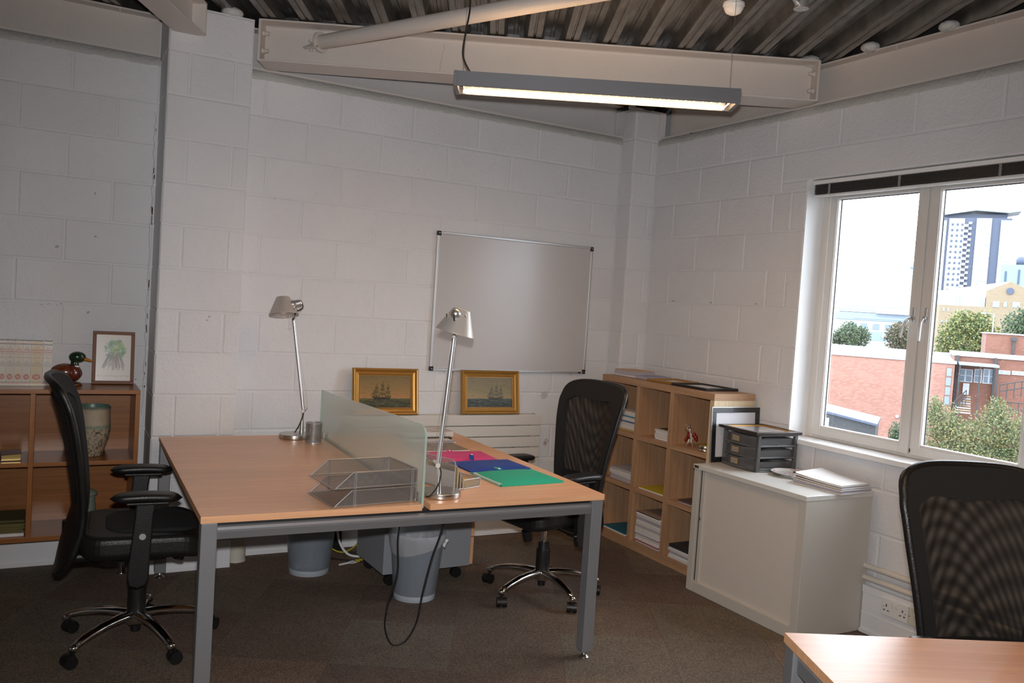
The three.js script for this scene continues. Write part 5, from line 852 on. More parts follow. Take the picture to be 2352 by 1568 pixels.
{ const t = thing('red_album', 'small dark red book with gilt page edges', 'book', [-3.878, 0.6145, 0.09], 0.06); const cv = pmat(lin(0.05, 0.008, 0.007), 0.35, {}), gl = mat(lin(0.62, 0.45, 0.16), 0.3, { metalness: 0.8 });
  mesh('cover', [bx(0.09, 0.004, 0.12, [0, 0.002, 0], [0, 0, 0], 0.001), bx(0.09, 0.004, 0.12, [0, 0.034, 0], [0, 0, 0.06], 0.001), bx(0.004, 0.03, 0.12, [-0.043, 0.017, 0])], cv, t); mesh('pages', gridGeo(10, 1, (u, v) => [(u - 0.5) * 0.082, v ? 0.031 + 0.003 * u : 0.004 + 0.004 * Math.sin(u * 3), 0.058]), gl, t); mesh('page_block', bx(0.08, 0.024, 0.112, [0, 0.016, 0]), gl, t); }
{ const t = thing('document_pile', 'pile of yellowed documents in the lower compartment', 'papers', [-3.906, 0.2415, 0.06], 0); const ol = mat(lin(0.20, 0.17, 0.06), 0.8, { map: T.pages, grain: 'x' });
  mesh('white_folder', bx(0.20, 0.016, 0.24, [0, 0.008, 0], [0, 0, 0], 0.002), m.paper, t); mesh('papers', [0, 1, 2, 3, 4].map((i) => bx(0.20 - 0.004 * (i % 2), 0.009, 0.225, [rr(-0.003, 0.003), 0.0215 + i * 0.0095, rr(-0.005, 0.005)], [0, rr(-0.02, 0.02), 0])), ol, t); mesh('dark_folder', bx(0.2, 0.012, 0.22, [0, 0.072, -0.01], [0, 0, 0], 0.002), mat(lin(0.10, 0.09, 0.035), 0.8), t); }

// ------------------------------------------------------------------ on and in the nine-cube shelf unit
function sheaf(name, label, x, y, z, w, d, items, turn = 0, cat = 'papers') { // items: [height, material, jitter]
  const t = thing(name, label, cat, [x, y + 0.0008, z], turn); let q = 0;
  for (const [h, mt, j = 0.006, pn = 'booklet', dw = 0] of items) { mesh(pn, bx(w + dw + rr(-0.004, 0.004), h * 0.94, d + rr(-0.004, 0.004), [rr(-j, j), q + h / 2, rr(-j, j)], [0, rr(-j, j) * 4, 0]), mt, t); q += h; }
  return t;
}
const pc = (r, g, b) => mat(lin(r, g, b), 0.7), lilac = mat(lin(0.62, 0.60, 0.70), 0.8, { map: T.pages, grain: 'x', shift: true }), white2 = pc(0.72, 0.72, 0.74);
{
  const U = 1.1105;
  sheaf('paper_ream', 'thick paper stack with a buff sheet on the shelf unit', -0.195, U, 0.315, 0.17, 0.22, [[0.012, m.paper], [0.028, lilac], [0.004, pc(0.62, 0.42, 0.28), 0.004, 'cover_sheet']], 0.05);
  sheaf('print_booklets', 'thin coloured booklets beside the paper stack', -0.18, U, 0.502, 0.2, 0.13, [[0.006, pc(0.5, 0.42, 0.45)], [0.012, lilac], [0.004, pc(0.35, 0.35, 0.5), 0.004, 'cover_sheet']], 0.0);
  const fr = (label, x, z, w, d, h, rail, tr) => { const t = thing('flat_picture_frame', label, 'picture frame', [x, U + 0.0008, z], tr); const b = 0.022; for (const g of [bb(-w / 2, w / 2, 0, h, d / 2 - b, d / 2, 0.002), bb(-w / 2, w / 2, 0, h, -d / 2, -d / 2 + b, 0.002), bb(-w / 2, -w / 2 + b, 0, h, -d / 2 + b, d / 2 - b, 0.002), bb(w / 2 - b, w / 2, 0, h, -d / 2 + b, d / 2 - b, 0.002)]) mesh('frame_rail', g, rail, t); mesh('mount', bb(-w / 2 + b, w / 2 - b, 0.001, h * 0.5, -d / 2 + b, d / 2 - b), m.paper, t); mesh('glazing', bb(-w / 2 + b, w / 2 - b, h * 0.6, h * 0.62, -d / 2 + b, d / 2 - b), m.pane, t); };
  fr('gold wooden picture frame lying flat on the shelf unit', -0.165, 0.685, 0.25, 0.23, 0.016, pmat(lin(0.34, 0.17, 0.035), 0.35, {}), 0.03);
  fr('black picture frame lying flat on the shelf unit', -0.165, 0.985, 0.26, 0.32, 0.014, m.darkMetal, 0.02);
  const Y3 = 0.7525, Y2 = 0.4105, Y1 = 0.0605;
  sheaf('magazine_stack', 'stack of mixed magazines in the top cube', -0.205, Y3, 0.405, 0.21, 0.22, [[0.012, pc(0.5, 0.36, 0.12)], [0.035, m.pages], [0.01, white2], [0.012, pc(0.14, 0.2, 0.3)], [0.025, m.pages], [0.01, pc(0.08, 0.3, 0.42)], [0.03, m.pages]]);
  sheaf('journal_stack', 'stack of white journals in the top cube', -0.21, Y3, 0.795, 0.21, 0.15, [[0.01, m.paper], [0.012, m.pages], [0.008, white2], [0.012, m.pages], [0.008, m.paper], [0.014, m.pages], [0.003, m.darkMetal, 0.02, 'cover_sheet', -0.05]]);
  sheaf('white_paper_stack', 'thick stack of white papers in the middle row', -0.205, Y2, 0.40, 0.22, 0.25, [[0.025, lilac], [0.012, m.paper], [0.03, m.pages], [0.012, lilac]]);
  sheaf('yellow_document_folder', 'yellow folder of papers lying in the middle cube', -0.215, Y2, 0.735, 0.23, 0.24, [[0.008, m.paper, 0.002, 'papers'], [0.004, pc(0.50, 0.40, 0.02), 0.002, 'folder_cover']], 0.02, 'folder');
  sheaf('brown_book', 'flat brown book beneath a black case', -0.22, Y2, 1.10, 0.2, 0.2, [[0.006, lilac, 0.002, 'pages'], [0.012, pc(0.1, 0.065, 0.055), 0.002, 'cover']], 0.05, 'book');
  { const t = thing('black_case', 'small black case on the flat brown book', 'case', [-0.20, Y2 + 0.0195, 1.15]); mesh('case_body', bx(0.1, 0.018, 0.06, [0, 0.009, 0], [0, 0, 0], 0.006), m.blackPlastic, t); mesh('case_lid', bx(0.102, 0.006, 0.062, [0, 0.021, 0], [0, 0, 0], 0.003), m.blackPlastic, t); }
  sheaf('teal_folder', 'teal folder lying in the bottom cube', -0.21, Y1, 0.375, 0.23, 0.26, [[0.008, m.paper, 0.002, 'papers'], [0.007, pc(0.01, 0.13, 0.20), 0.002, 'folder_cover']], -0.03, 'folder');
  sheaf('document_stack', 'tall untidy document stack in the bottom cube', -0.225, Y1, 0.745, 0.22, 0.24, [[0.014, m.pages], [0.005, pc(0.4, 0.08, 0.08)], [0.02, m.paper], [0.018, m.pages], [0.006, pc(0.3, 0.08, 0.09)], [0.02, white2], [0.022, m.pages], [0.012, lilac], [0.02, m.pages], [0.01, m.paper], [0.022, lilac], [0.016, m.pages], [0.014, m.paper], [0.003, m.darkMetal], [0.003, pc(0.33, 0.24, 0.19), 0.004, 'cover_sheet']]);
  sheaf('dark_folder_stack', 'dark folder lying on a stack of documents', -0.22, Y1, 1.085, 0.23, 0.24, [[0.014, m.pages], [0.012, m.paper], [0.018, lilac], [0.012, m.pages], [0.01, white2], [0.02, pc(0.025, 0.025, 0.032), 0.002, 'folder']]);
  { const t = thing('round_tin', 'round silver tin with a yellow lid', 'tin', [-0.285, Y3 + 0.0005, 1.165]); mesh('body', lathe([[0, 0], [0.036, 0], [0.038, 0.003], [0.038, 0.02], [0, 0.02]], 36), m.brushed, t); mesh('lid', lathe([[0.0385, 0.018], [0.0392, 0.02], [0.0392, 0.032], [0.0375, 0.034], [0.035, 0.0335]], 36), m.brushed, t); mesh('lid_label', cyl(0.0352, 0.0352, 0.001, [0, 0.0335, 0], [0, 0, 0], 32), pc(0.42, 0.34, 0.03), t); }
  { const t = thing('beaded_figurine', 'small wire figurine with red beads and steel limbs', 'figurine', [-0.265, Y3 + 0.003, 1.015], 0.3), red = pmat(lin(0.20, 0.006, 0.006), 0.15, { clearcoat: 0.9 }), wh = pmat(lin(0.6, 0.56, 0.5), 0.3, {}), st = m.brushed;
    for (const [x, z] of [[-0.012, 0.015], [0.014, 0.018], [-0.01, -0.014], [0.014, -0.016]]) mesh('leg', rod([x * 1.6, 0, z * 1.6], [x * 0.5, 0.035, z * 0.5], 0.0022, 6), st, t);
    for (const [x, y, z, r] of [[0, 0.06, -0.018, 0.016], [0.004, 0.08, -0.02, 0.014], [-0.004, 0.035, -0.034, 0.012], [0.006, 0.058, 0.026, 0.014], [0, 0.072, 0.018, 0.013], [0.006, 0.045, 0.032, 0.01]]) mesh('red_bead', new THREE.IcosahedronGeometry(r, 1).scale(1, 1.2, 1).translate(x, y, z), red, t);
    for (const [a, b, r] of [[[0, 0.04, 0.004], [-0.004, 0.06, -0.004], 0.007], [[-0.004, 0.062, 0.0], [-0.008, 0.085, -0.006], 0.006], [[-0.008, 0.088, -0.008], [-0.006, 0.105, -0.014], 0.0065], [[-0.02, 0.022, -0.01], [-0.016, 0.045, -0.004], 0.006], [[-0.018, 0.024, 0.012], [-0.014, 0.044, 0.006], 0.006], [[-0.012, 0.05, 0.004], [-0.02, 0.052, 0.022], 0.005]]) mesh('steel_link', rod(a, b, r, 8, r * 0.8), wh, t);
    mesh('head', new THREE.SphereGeometry(0.0085, 12, 8).translate(-0.006, 0.118, -0.018), st, t); for (const [a, b] of [[[-0.008, 0.092, -0.014], [-0.01, 0.094, -0.045]], [[-0.006, 0.1, -0.004], [-0.004, 0.122, 0.002]], [[-0.006, 0.09, -0.02], [-0.008, 0.135, -0.042]]]) mesh('spear', rod(a, b, 0.0016, 6), st, t); }
}
// ------------------------------------------------------------------ on the tambour cupboard
{
  const t = thing('leaning_picture', 'black framed picture with white mount leaning against the shelf unit', 'picture', [-0.19, CH + 0.0005, 1.306]), lean = -0.05, w = 0.37, h = 0.315, G = (g) => g.rotateX(lean), b = 0.03, fr = pmat(lin(0.012, 0.013, 0.014), 0.25, { clearcoat: 0.5 });
  for (const g of [bb(-w / 2, w / 2, 0, b, 0, 0.014, 0.002), bb(-w / 2, w / 2, h - b, h, 0, 0.014, 0.002), bb(-w / 2, -w / 2 + b, b, h - b, 0, 0.014, 0.002), bb(w / 2 - b, w / 2, b, h - b, 0, 0.014, 0.002)]) mesh('frame_rail', G(g), fr, t);
  mesh('mount', G(bb(-w / 2 + b, w / 2 - b, b, h - b, 0.002, 0.006)), mat(lin(0.74, 0.74, 0.78), 0.6), t); mesh('outer_edge', G(mg(bb(-w / 2 - 0.003, w / 2 + 0.003, h, h + 0.003, 0, 0.012), bb(-w / 2 - 0.003, -w / 2, 0, h, 0, 0.012), bb(w / 2, w / 2 + 0.003, 0, h, 0, 0.012))), m.alu, t);
}
{
  const t = thing('drawer_tower', 'smoked plastic three drawer desktop tower with tan labels', 'drawers', [-0.165, CH + 0.0005, 1.478], -0.05);
  const sm = pmat(lin(0.34, 0.34, 0.35), 0.12, { transmission: 0.75, thickness: 0, side: THREE.DoubleSide }), fr = pmat(lin(0.085, 0.088, 0.088), 0.2, { clearcoat: 0.4 });
  const w = 0.145, d = 0.145, H = 0.205; // x half depth, z half width; fronts face -x
  for (const x of [-w + 0.012, w - 0.012]) for (const z of [-d + 0.009, d - 0.009]) mesh('corner_post', bx(0.024, H, 0.018, [x, H / 2, z], [0, 0, 0], 0.004), fr, t);
  mesh('top_plate', bx(2 * w, 0.008, 2 * d, [0, H - 0.004, 0], [0, 0, 0], 0.003), fr, t); mesh('base_plate', bx(2 * w, 0.008, 2 * d, [0, 0.004, 0], [0, 0, 0], 0.003), fr, t);
  const tan = mat(lin(0.36, 0.24, 0.10), 0.5);
  for (let i = 0; i < 3; i++) {
    const y0 = 0.01 + i * 0.064; for (const z of [-d + 0.006, d - 0.006]) mesh('runner', bx(2 * w - 0.04, 0.009, 0.01, [0, y0 + 0.004, z], [0, 0, 0], 0.002), fr, t);
    const front = gridGeo(14, 1, (u, v) => { const z = (u - 0.5) * 2 * (d - 0.012); return [-w - 0.004 - 0.018 * (1 - ((u - 0.5) * 2) ** 2), y0 + v * 0.055, z]; });
    const dr = mesh('drawer', [front, bb(-w + 0.005, w - 0.02, y0, y0 + 0.002, -d + 0.014, d - 0.014), bb(-w + 0.005, w - 0.02, y0, y0 + 0.045, -d + 0.014, -d + 0.016), bb(-w + 0.005, w - 0.02, y0, y0 + 0.045, d - 0.016, d - 0.014), bb(w - 0.022, w - 0.02, y0, y0 + 0.045, -d + 0.014, d - 0.014)], sm, t);
    mesh('drawer_lip', gridGeo(14, 3, (u, v) => { const q = (u - 0.5) * 2, z = q * (d - 0.012); return [-w - 0.006 - 0.018 * (1 - q * q) - 0.004 * Math.sin(v * Math.PI), y0 - 0.004 + v * 0.01, z]; }), fr, dr);
    mesh('label_holder', [bx(0.004, 0.03, 0.055, [-w - 0.024, y0 + 0.029, -0.01], [0, 0, 0], 0.0015)], tan, dr); mesh('label_window', bx(0.002, 0.02, 0.036, [-w - 0.0265, y0 + 0.028, -0.012]), mat(lin(0.25, 0.24, 0.22), 0.3), dr);
  }
}
{
  const t = thing('gilt_edge_frame', 'dark picture frame with gilt inner edge lying on the drawer tower', 'picture frame', [-0.17, CH + 0.207, 1.476], -0.06), w = 0.165, d = 0.16, b = 0.026, dk = pmat(lin(0.02, 0.01, 0.008), 0.3, { clearcoat: 0.4 });
  for (const g of [bb(-w, w, 0, 0.016, d - b, d, 0.002), bb(-w, w, 0, 0.016, -d, -d + b, 0.002), bb(-w, -w + b, 0, 0.016, -d + b, d - b, 0.002), bb(w - b, w, 0, 0.016, -d + b, d - b, 0.002)]) mesh('frame_rail', g, dk, t);
  const i = w - b, j = d - b; mesh('gilt_slip', [bb(-i, i, 0.008, 0.013, j - 0.008, j), bb(-i, i, 0.008, 0.013, -j, -j + 0.008), bb(-i, -i + 0.008, 0.008, 0.013, -j, j), bb(i - 0.008, i, 0.008, 0.013, -j, j)], m.gold, t);
  mesh('print', bb(-i, i, 0.002, 0.006, -j, j), mat(lin(0.45, 0.46, 0.48), 0.5), t); mesh('glazing', bb(-i, i, 0.0085, 0.009, -j, j), pmat(lin(0.6, 0.62, 0.65), 0.04, { clearcoat: 1 }), t);
}
{
  const t = thing('souvenir_plate', 'white souvenir plate with red drawing on the cupboard', 'plate', [-0.172, CH + 0.0005, 1.731]);
  mesh('dish', lathe([[0, 0.004], [0.05, 0.004], [0.055, 0.0], [0.06, 0.0], [0.062, 0.006], [0.095, 0.016], [0.108, 0.02], [0.109, 0.022], [0.107, 0.0225], [0.075, 0.0145], [0.062, 0.011], [0.0, 0.0095]], 56), pmat(lin(0.74, 0.74, 0.73), 0.15, { clearcoat: 0.6 }), t);
  const tex = ctex(256, 256, (g, W) => { g.fillStyle = '#dedddb'; g.fillRect(0, 0, W, W); let s = 9; const R = () => { s = (s * 16807) % 2147483647; return s / 2147483647; }; g.strokeStyle = '#c4303a'; g.lineWidth = 3; for (let i = 0; i < 46; i++) { g.beginPath(); let x = 60 + R() * 136, y = 70 + R() * 116; g.moveTo(x, y); for (let k = 0; k < 4; k++) { x += R() * 34 - 17; y += R() * 22 - 11; g.lineTo(x, y); } g.stroke(); } });
  mesh('red_drawing', new THREE.CircleGeometry(0.06, 40).rotateX(-Math.PI / 2).translate(0, 0.0112, 0), pmat(lin(1, 1, 1), 0.2, { map: tex, clearcoat: 0.5 }), t);
  const rimTex = ctex(1024, 64, (g, W, H) => { g.fillStyle = '#dedddb'; g.fillRect(0, 0, W, H); g.fillStyle = '#c4303a'; g.font = 'bold 34px sans-serif'; let x = 30; for (const s of ['SUNNY', 'ISLE', 'SANDOWN', '✶', 'SUNNY', 'ISLE', 'SANDOWN', '✶']) { g.fillText(s, x, 44); x += g.measureText(s).width + 16; if (x > W - 60) break; } });
  mesh('rim_lettering', gridGeo(64, 1, (u, v) => { const a = -u * Math.PI * 2 + 2.6, r = 0.078 + v * 0.026; return [Math.sin(a) * r, 0.0152 + v * 0.0072, Math.cos(a) * r, u, v]; }), pmat(lin(1, 1, 1), 0.2, { map: rimTex }), t, { keepuv: true });
}
{
  const t = thing('report_pile', 'pile of white reports with curled covers on the cupboard', 'papers', [-0.172, CH + 0.0005, 1.996], 0.06); let y = 0;
  const sheet = (h, lift, mt, w = 0.235, d = 0.295, off = 0) => { const g = gridGeo(12, 10, (u, v) => { const x = (u - 0.5) * w + off, z = (v - 0.5) * d; return [x, y + h + lift * (1 - v) ** 2 * (0.5 + u * 0.5), z]; }); const s = [[0, 0], [1, 0]].map(() => 0); mesh('report', [g, gridGeo(12, 1, (u, v) => { const x = (u - 0.5) * w + off; return [x, y + (v ? h : 0), d / 2]; }), gridGeo(10, 1, (u, v) => { const z = (u - 0.5) * d; return [-w / 2 + off, y + (v ? h + lift * (1 - u) ** 2 * 0.5 : lift * 0.6 * (1 - u) ** 2), z]; }), gridGeo(12, 1, (u, v) => { const x = (u - 0.5) * w + off; return [x, y + (v ? h + lift * (0.5 + u * 0.5) : lift * 0.7), -d / 2]; })], mt, t, { grain: mt.userData.grain }); y += h; };
  sheet(0.003, 0, m.paper, 0.25, 0.31); sheet(0.014, 0.004, lilac, 0.235, 0.3, 0.004); sheet(0.003, 0.012, m.paper, 0.25, 0.31); sheet(0.004, 0.014, mat(lin(0.55, 0.33, 0.15), 0.8), 0.22, 0.26); sheet(0.005, 0.014, white2, 0.235, 0.3); sheet(0.004, 0.016, m.darkMetal, 0.22, 0.27); sheet(0.008, 0.018, m.pages, 0.23, 0.29, -0.004); sheet(0.003, 0.022, m.paper, 0.228, 0.288, -0.004);
  mesh('binder_clip', bx(0.008, 0.012, 0.014, [-0.115, 0.052, -0.14], [0, 0, 0], 0.002), m.blackPlastic, t);
  mesh('red_tab', bx(0.02, 0.004, 0.02, [0.118, 0.018, 0.10]), mat(lin(0.3, 0.01, 0.01), 0.5), t);
}

// ------------------------------------------------------------------ the town outside the window; x to the right and z towards the room
const TH = 0.959, GY = -9;
const away = (name, label, category, r, L, group) => thing(name, label, category, [-3.7416 + Math.sin(TH) * L + Math.cos(TH) * r, 0, 4.9535 - Math.cos(TH) * L + Math.sin(TH) * r], -TH, group);
const o_ = {
  brick: mat(lin(0.72, 0.72, 0.72), 0.9, { map: T.brick, grain: 'x' }), brickDark: mat(lin(0.44, 0.38, 0.34), 0.9, { map: T.brick, grain: 'x' }), buff: mat(lin(0.36, 0.35, 0.335), 0.9, { map: T.brickBuff, grain: 'x' }),
  roof: mat(lin(0.24, 0.25, 0.26), 0.7), zinc: mat(lin(0.19, 0.22, 0.24), 0.5), pale: mat(lin(0.42, 0.43, 0.44), 0.7), white: mat(lin(0.40, 0.42, 0.45), 0.6), navy: mat(lin(0.035, 0.048, 0.085), 0.5), win: pmat(lin(0.10, 0.14, 0.19), 0.15, {}), winPale: pmat(lin(0.16, 0.20, 0.24), 0.2, {}), black: mat(lin(0.02, 0.022, 0.025), 0.6), teal: mat(lin(0.15, 0.27, 0.29), 0.6), blueGlass: pmat(lin(0.15, 0.20, 0.26), 0.25, {}), asphalt: mat(lin(0.14, 0.14, 0.14), 0.95, { map: T.concrete, grain: 'x' }),
};
struct('ground_outside', bb(0.6, 900, GY - 0.5, GY, -900, 500), o_.asphalt, 'town ground below the window');

{ // red brick building with a flat roof
  const t = away('brick_building', 'red brick building with a flat roof and skylights', 'building', 0, 60);
  mesh('wall', bb(-14, 1.9, GY, -0.42, -12, 0), o_.brick, t); mesh('coping', bb(-14.1, 2.0, -0.42, -0.26, -12, 0.08), o_.roof, t);
  for (const [x, y, z] of [[-4.85, -0.12, -3], [-3.78, -0.12, -2], [-3.05, -0.06, -3.4], [-2.42, -0.12, -2.2], [-1.83, -0.06, -2.6]]) { const d = mesh('skylight', lathe([[0.42, 0], [0.42, 0.1], [0.3, 0.26], [0.14, 0.34], [0, 0.36]], 18, [x, y - 0.16, z]), o_.pale, t); }
  mesh('roof_plant', bb(-5.95, -5.45, -0.3, 0.2, -4.6, -3.8), o_.pale, t); mesh('roof_parapet', bb(-8, 3, -0.26, 0.02, -12, -11.6), o_.roof, t);
  mesh('wall_plate', bb(-0.9, -0.62, -1.28, -1.12, 0, 0.04), o_.buff, t); mesh('wall_lamp', new THREE.SphereGeometry(0.11, 12, 8).translate(-1.15, -4.1, 0.1), o_.pale, t);
}
{ // wing on the right with windows, door, stair
  const t = away('brick_annexe', 'brown brick annexe with white windows and an outside stair', 'building', 0, 62);
  mesh('wall', bb(1.9, 12, GY, 0.08, -9, 0), o_.brickDark, t); mesh('coping', bb(1.8, 12, 0.08, 0.24, -9, 0.1), o_.roof, t);
  const st = mesh('stair_window', bb(1.42, 1.8, -3.1, -0.66, -1, 2.0), o_.white, t); for (let i = 0; i < 4; i++) mesh('pane', bb(1.47, 1.75, -3.0 + i * 0.6, -2.5 + i * 0.6, 2.0, 2.02), o_.winPale, st);
  for (const [a, b, c, d, n] of [[2.2, 3.02, -1.58, -0.74, 2], [3.1, 3.55, -1.56, -0.68, 1], [3.6, 4.28, -1.57, -0.62, 2], [4.45, 5.1, -0.88, -0.64, 2], [5.18, 6.0, -0.86, -0.62, 3], [6.3, 7.2, -0.86, -0.62, 3]]) { const w = mesh('window', bb(a, b, c, d, 0, 0.06), o_.white, t); const q = (b - a) / n; for (let i = 0; i < n; i++) { mesh('pane', bb(a + i * q + 0.05, a + (i + 1) * q - 0.05, c + 0.05, (c + d) / 2 - 0.02, 0.06, 0.07), o_.win, w); mesh('pane', bb(a + i * q + 0.05, a + (i + 1) * q - 0.05, (c + d) / 2 + 0.02, d - 0.05, 0.06, 0.07), o_.win, w); } }
  mesh('door', bb(2.52, 2.88, -2.4, -1.66, 0, 0.08), o_.white, t);
  mesh('canopy', bb(2.1, 4.25, -0.4, -0.27, 0, 3.2), o_.winPale, t); for (const x of [2.08, 4.22]) mesh('drain_pipe', bb(x - 0.07, x + 0.07, -4.5, 0.12, 0.1, 0.3), o_.black, t);
  for (const x of [2.15, 3.25, 4.2]) mesh('canopy_post', bb(x - 0.04, x + 0.04, -4.4, -0.4, 3.0, 3.1), o_.black, t);
  for (let i = 0; i < 8; i++) mesh('stair_tread', bb(1.95 + i * 0.1, 2.9, -3.3 + i * 0.13, -3.24 + i * 0.13, 3.6 - i * 0.2, 3.9 - i * 0.2), i % 2 ? o_.buff : o_.roof, t);
  const rl = (n, x0, y0, x1, y1) => { for (const k of [0, -0.4]) mesh('hand_rail', rod([x0, y0 + k, 3.4], [x1, y1 + k, 3.4], 0.035, 6), o_.black, t); for (let i = 0; i <= n; i++) { const f = i / n, x = x0 + (x1 - x0) * f, y = y0 + (y1 - y0) * f; mesh('rail_post', rod([x, y - 0.95, 3.4], [x, y, 3.4], 0.03, 6), o_.black, t); } };
  rl(6, 4.35, -1.4, 6.6, -0.75); rl(4, 1.95, -2.75, 2.6, -1.9); rl(6, 4.2, -2.4, 6.6, -2.4);
}
{ const t = away('brick_tower_block', 'dark brick plant room rising over the annexe', 'building', 0, 70); mesh('wall', bb(4.05, 9.5, GY, 1.66, -5, 0), o_.brickDark, t); mesh('coping', bb(4.0, 9.6, 1.66, 1.76, -5, 0.1), o_.roof, t); mesh('drain_pipe', [bb(5.72, 5.86, -3, 1.3, 0.05, 0.2), bb(5.62, 5.96, 1.25, 1.5, 0.05, 0.3)], o_.black, t); }
{ const t = away('lean_to_shed', 'long dark shed roof below the brick wall', 'shed', 0, 40); const s = ext(shape([[-9, -1.52], [-1.58, -2.69], [-1.58, -4.5], [-9, -4.5]]), 3, 0).translate(0, 0, -3); mesh('wall', s, o_.black, t); mesh('roof_sheet', ext(shape([[-9.1, -1.42], [-1.52, -2.62], [-1.52, -2.72], [-9.1, -1.52]]), 3.3, 0).translate(0, 0, -3.1), o_.navy, t); mesh('base', bb(-9, -1.58, GY, -4.5, -3, 0), o_.black, t); mesh('side_window', bb(-3.95, -3.5, -3.4, -2.6, 0, 0.05), o_.winPale, t); }
{ // buff brick hall with a gable and grey roof band
  const t = away('buff_brick_hall', 'buff brick gabled hall with a grey clerestory band', 'building', 0, 160);
  mesh('wall', bb(0.2, 8.75, GY, 6.15, -20, 0), o_.buff, t);
  mesh('gable', ext(shape([[8.75, GY], [24, GY], [24, 4.5], [15, 9.2], [12.1, 10.5], [8.75, 8.85]]), 20, 0).translate(0, 0, -20), o_.buff, t);
  const b = mesh('clerestory', bb(0.2, 8.6, 6.15, 7.75, -3, -0.3), o_.zinc, t); for (const x of [1.2, 4.6, 8.4]) mesh('mullion', bb(x, x + 0.25, 6.15, 7.75, -0.3, -0.15), o_.pale, b); mesh('roof', ext(shape([[0.2, 7.75], [8.8, 7.75], [12.1, 10.6], [4, 9.0], [0.2, 8.2]]), 0.3, 0).rotateX(0).translate(0, 0, -1.0), o_.pale, t);
  mesh('round_window', cyl(0.55, 0.55, 0.2, [12.1, 8.95, 0.05], [Math.PI / 2, 0, 0], 20), o_.navy, t);
  for (const [x0, x1, y0, y1] of [[9.75, 10.75, 6.2, 7.15], [11.3, 11.8, 6.3, 7.15], [12.55, 13.65, 6.3, 7.2], [14.4, 15.4, 6.3, 7.2], [6.3, 6.5, 5.2, 5.75], [5.4, 5.6, 5.0, 5.6], [4.6, 4.8, 5.0, 5.6], [2.5, 2.8, 5.1, 5.7], [3.2, 3.45, 5.1, 5.7], [2.4, 2.65, 3.0, 3.6], [3.1, 3.3, 3.0, 3.6]]) mesh('window', bb(x0, x1, y0, y1, 0, 0.08), o_.winPale, t);
}
{ // tall white tower with navy stripes
  const wav = ctex(256, 512, (g, W, H) => { g.fillStyle = '#eef2f6'; g.fillRect(0, 0, W, H); g.strokeStyle = 'rgba(110,135,165,0.65)'; g.lineWidth = 5; let s = 3; const R = () => { s = (s * 16807) % 2147483647; return s / 2147483647; }; for (let i = 0; i < 190; i++) { const x = R() * W, y = R() * H, l = 20 + R() * 40; g.beginPath(); g.moveTo(x, y); g.quadraticCurveTo(x + l / 2, y - 6, x + l, y); g.stroke(); } }); wav.wrapS = wav.wrapT = THREE.RepeatWrapping; wav.repeat.set(1 / 12, 1 / 24);
  const clad = mat(lin(0.48, 0.48, 0.48), 0.6, { map: wav, grain: 'x' });
  const t = away('white_tower', 'tall white tower block with navy vertical stripes', 'building', 0, 430);
  mesh('core', bb(1.7, 31, GY, 53.4, -22, -0.5), o_.navy, t);
  mesh('cladding_panel', bb(17.2, 23.1, GY, 53.2, -0.5, 0.6), clad, t); mesh('cladding_panel', bb(26.7, 31.2, GY, 52.4, -0.5, 0.6), clad, t); mesh('cladding_panel', bb(6.3, 12.5, GY, 53, -0.5, 0.2), clad, t); mesh('cladding_panel', bb(-6, 5.3, GY, 52, -0.5, 0.1), o_.white, t);
  for (let i = 0; i < 15; i++) { const y = 50.6 - i * 2.47; for (const x of [7.3, 9.3, 11.2]) mesh('window', bb(x, x + 0.95, y - 0.9, y + 0.2, 0.2, 0.3), o_.navy, t); mesh('balcony', bb(12.6, 14.1, y - 1.3, y - 0.2, -0.2, 0.8), o_.white, t); mesh('balcony', bb(14.1, 15.4, y - 0.1, y + 0.9, -0.2, 0.8), o_.white, t); mesh('window', bb(1.9, 4.9, y - 1.0, y + 0.3, 0.1, 0.25), o_.blueGlass, t); mesh('window', bb(-4, 0.6, y - 1.0, y + 0.3, 0.1, 0.25), o_.blueGlass, t); }
  mesh('roof_canopy', ext(shape([[0.8, 54.6], [16.5, 57.4], [29.5, 56.2], [34.2, 56.5], [29.5, 55.6], [16.5, 56.6], [0.8, 53.9]]), 16, 0).translate(0, 0, -15), o_.zinc, t); mesh('plant_screen', bb(3, 29.2, 53.4, 55.4, -20, -3), o_.navy, t); mesh('mast', rod([21, 56.5, -6], [21, 59.5, -6], 0.12, 6), o_.pale, t);
}
{ const t = away('pale_tower', 'pale distant tower block with rows of windows', 'building', 0, 690); const hz = mat(lin(0.36, 0.365, 0.35), 0.8), hw = mat(lin(0.29, 0.31, 0.31), 0.8); mesh('wall', bb(-27.3, -6, GY, 45.8, -18, 0), hz, t); mesh('roof_cap', ext(shape([[-25, 45.8], [-8, 45.8], [-11, 49.3], [-17.5, 51], [-21, 48]]), 8, 0).translate(0, 0, -12), hz, t); mesh('antenna', new THREE.SphereGeometry(2.1, 14, 10).translate(-11.2, 48.6, -4), o_.blueGlass, t); for (let i = 0; i < 8; i++) { mesh('window_row', bb(-23.6, -16.8, 41.2 - i * 2.85, 42.5 - i * 2.85, 0, 0.3), hw, t); mesh('window_row', bb(-13, -7, 41.4 - i * 2.85, 42.6 - i * 2.85, 0, 0.3), hw, t); } }
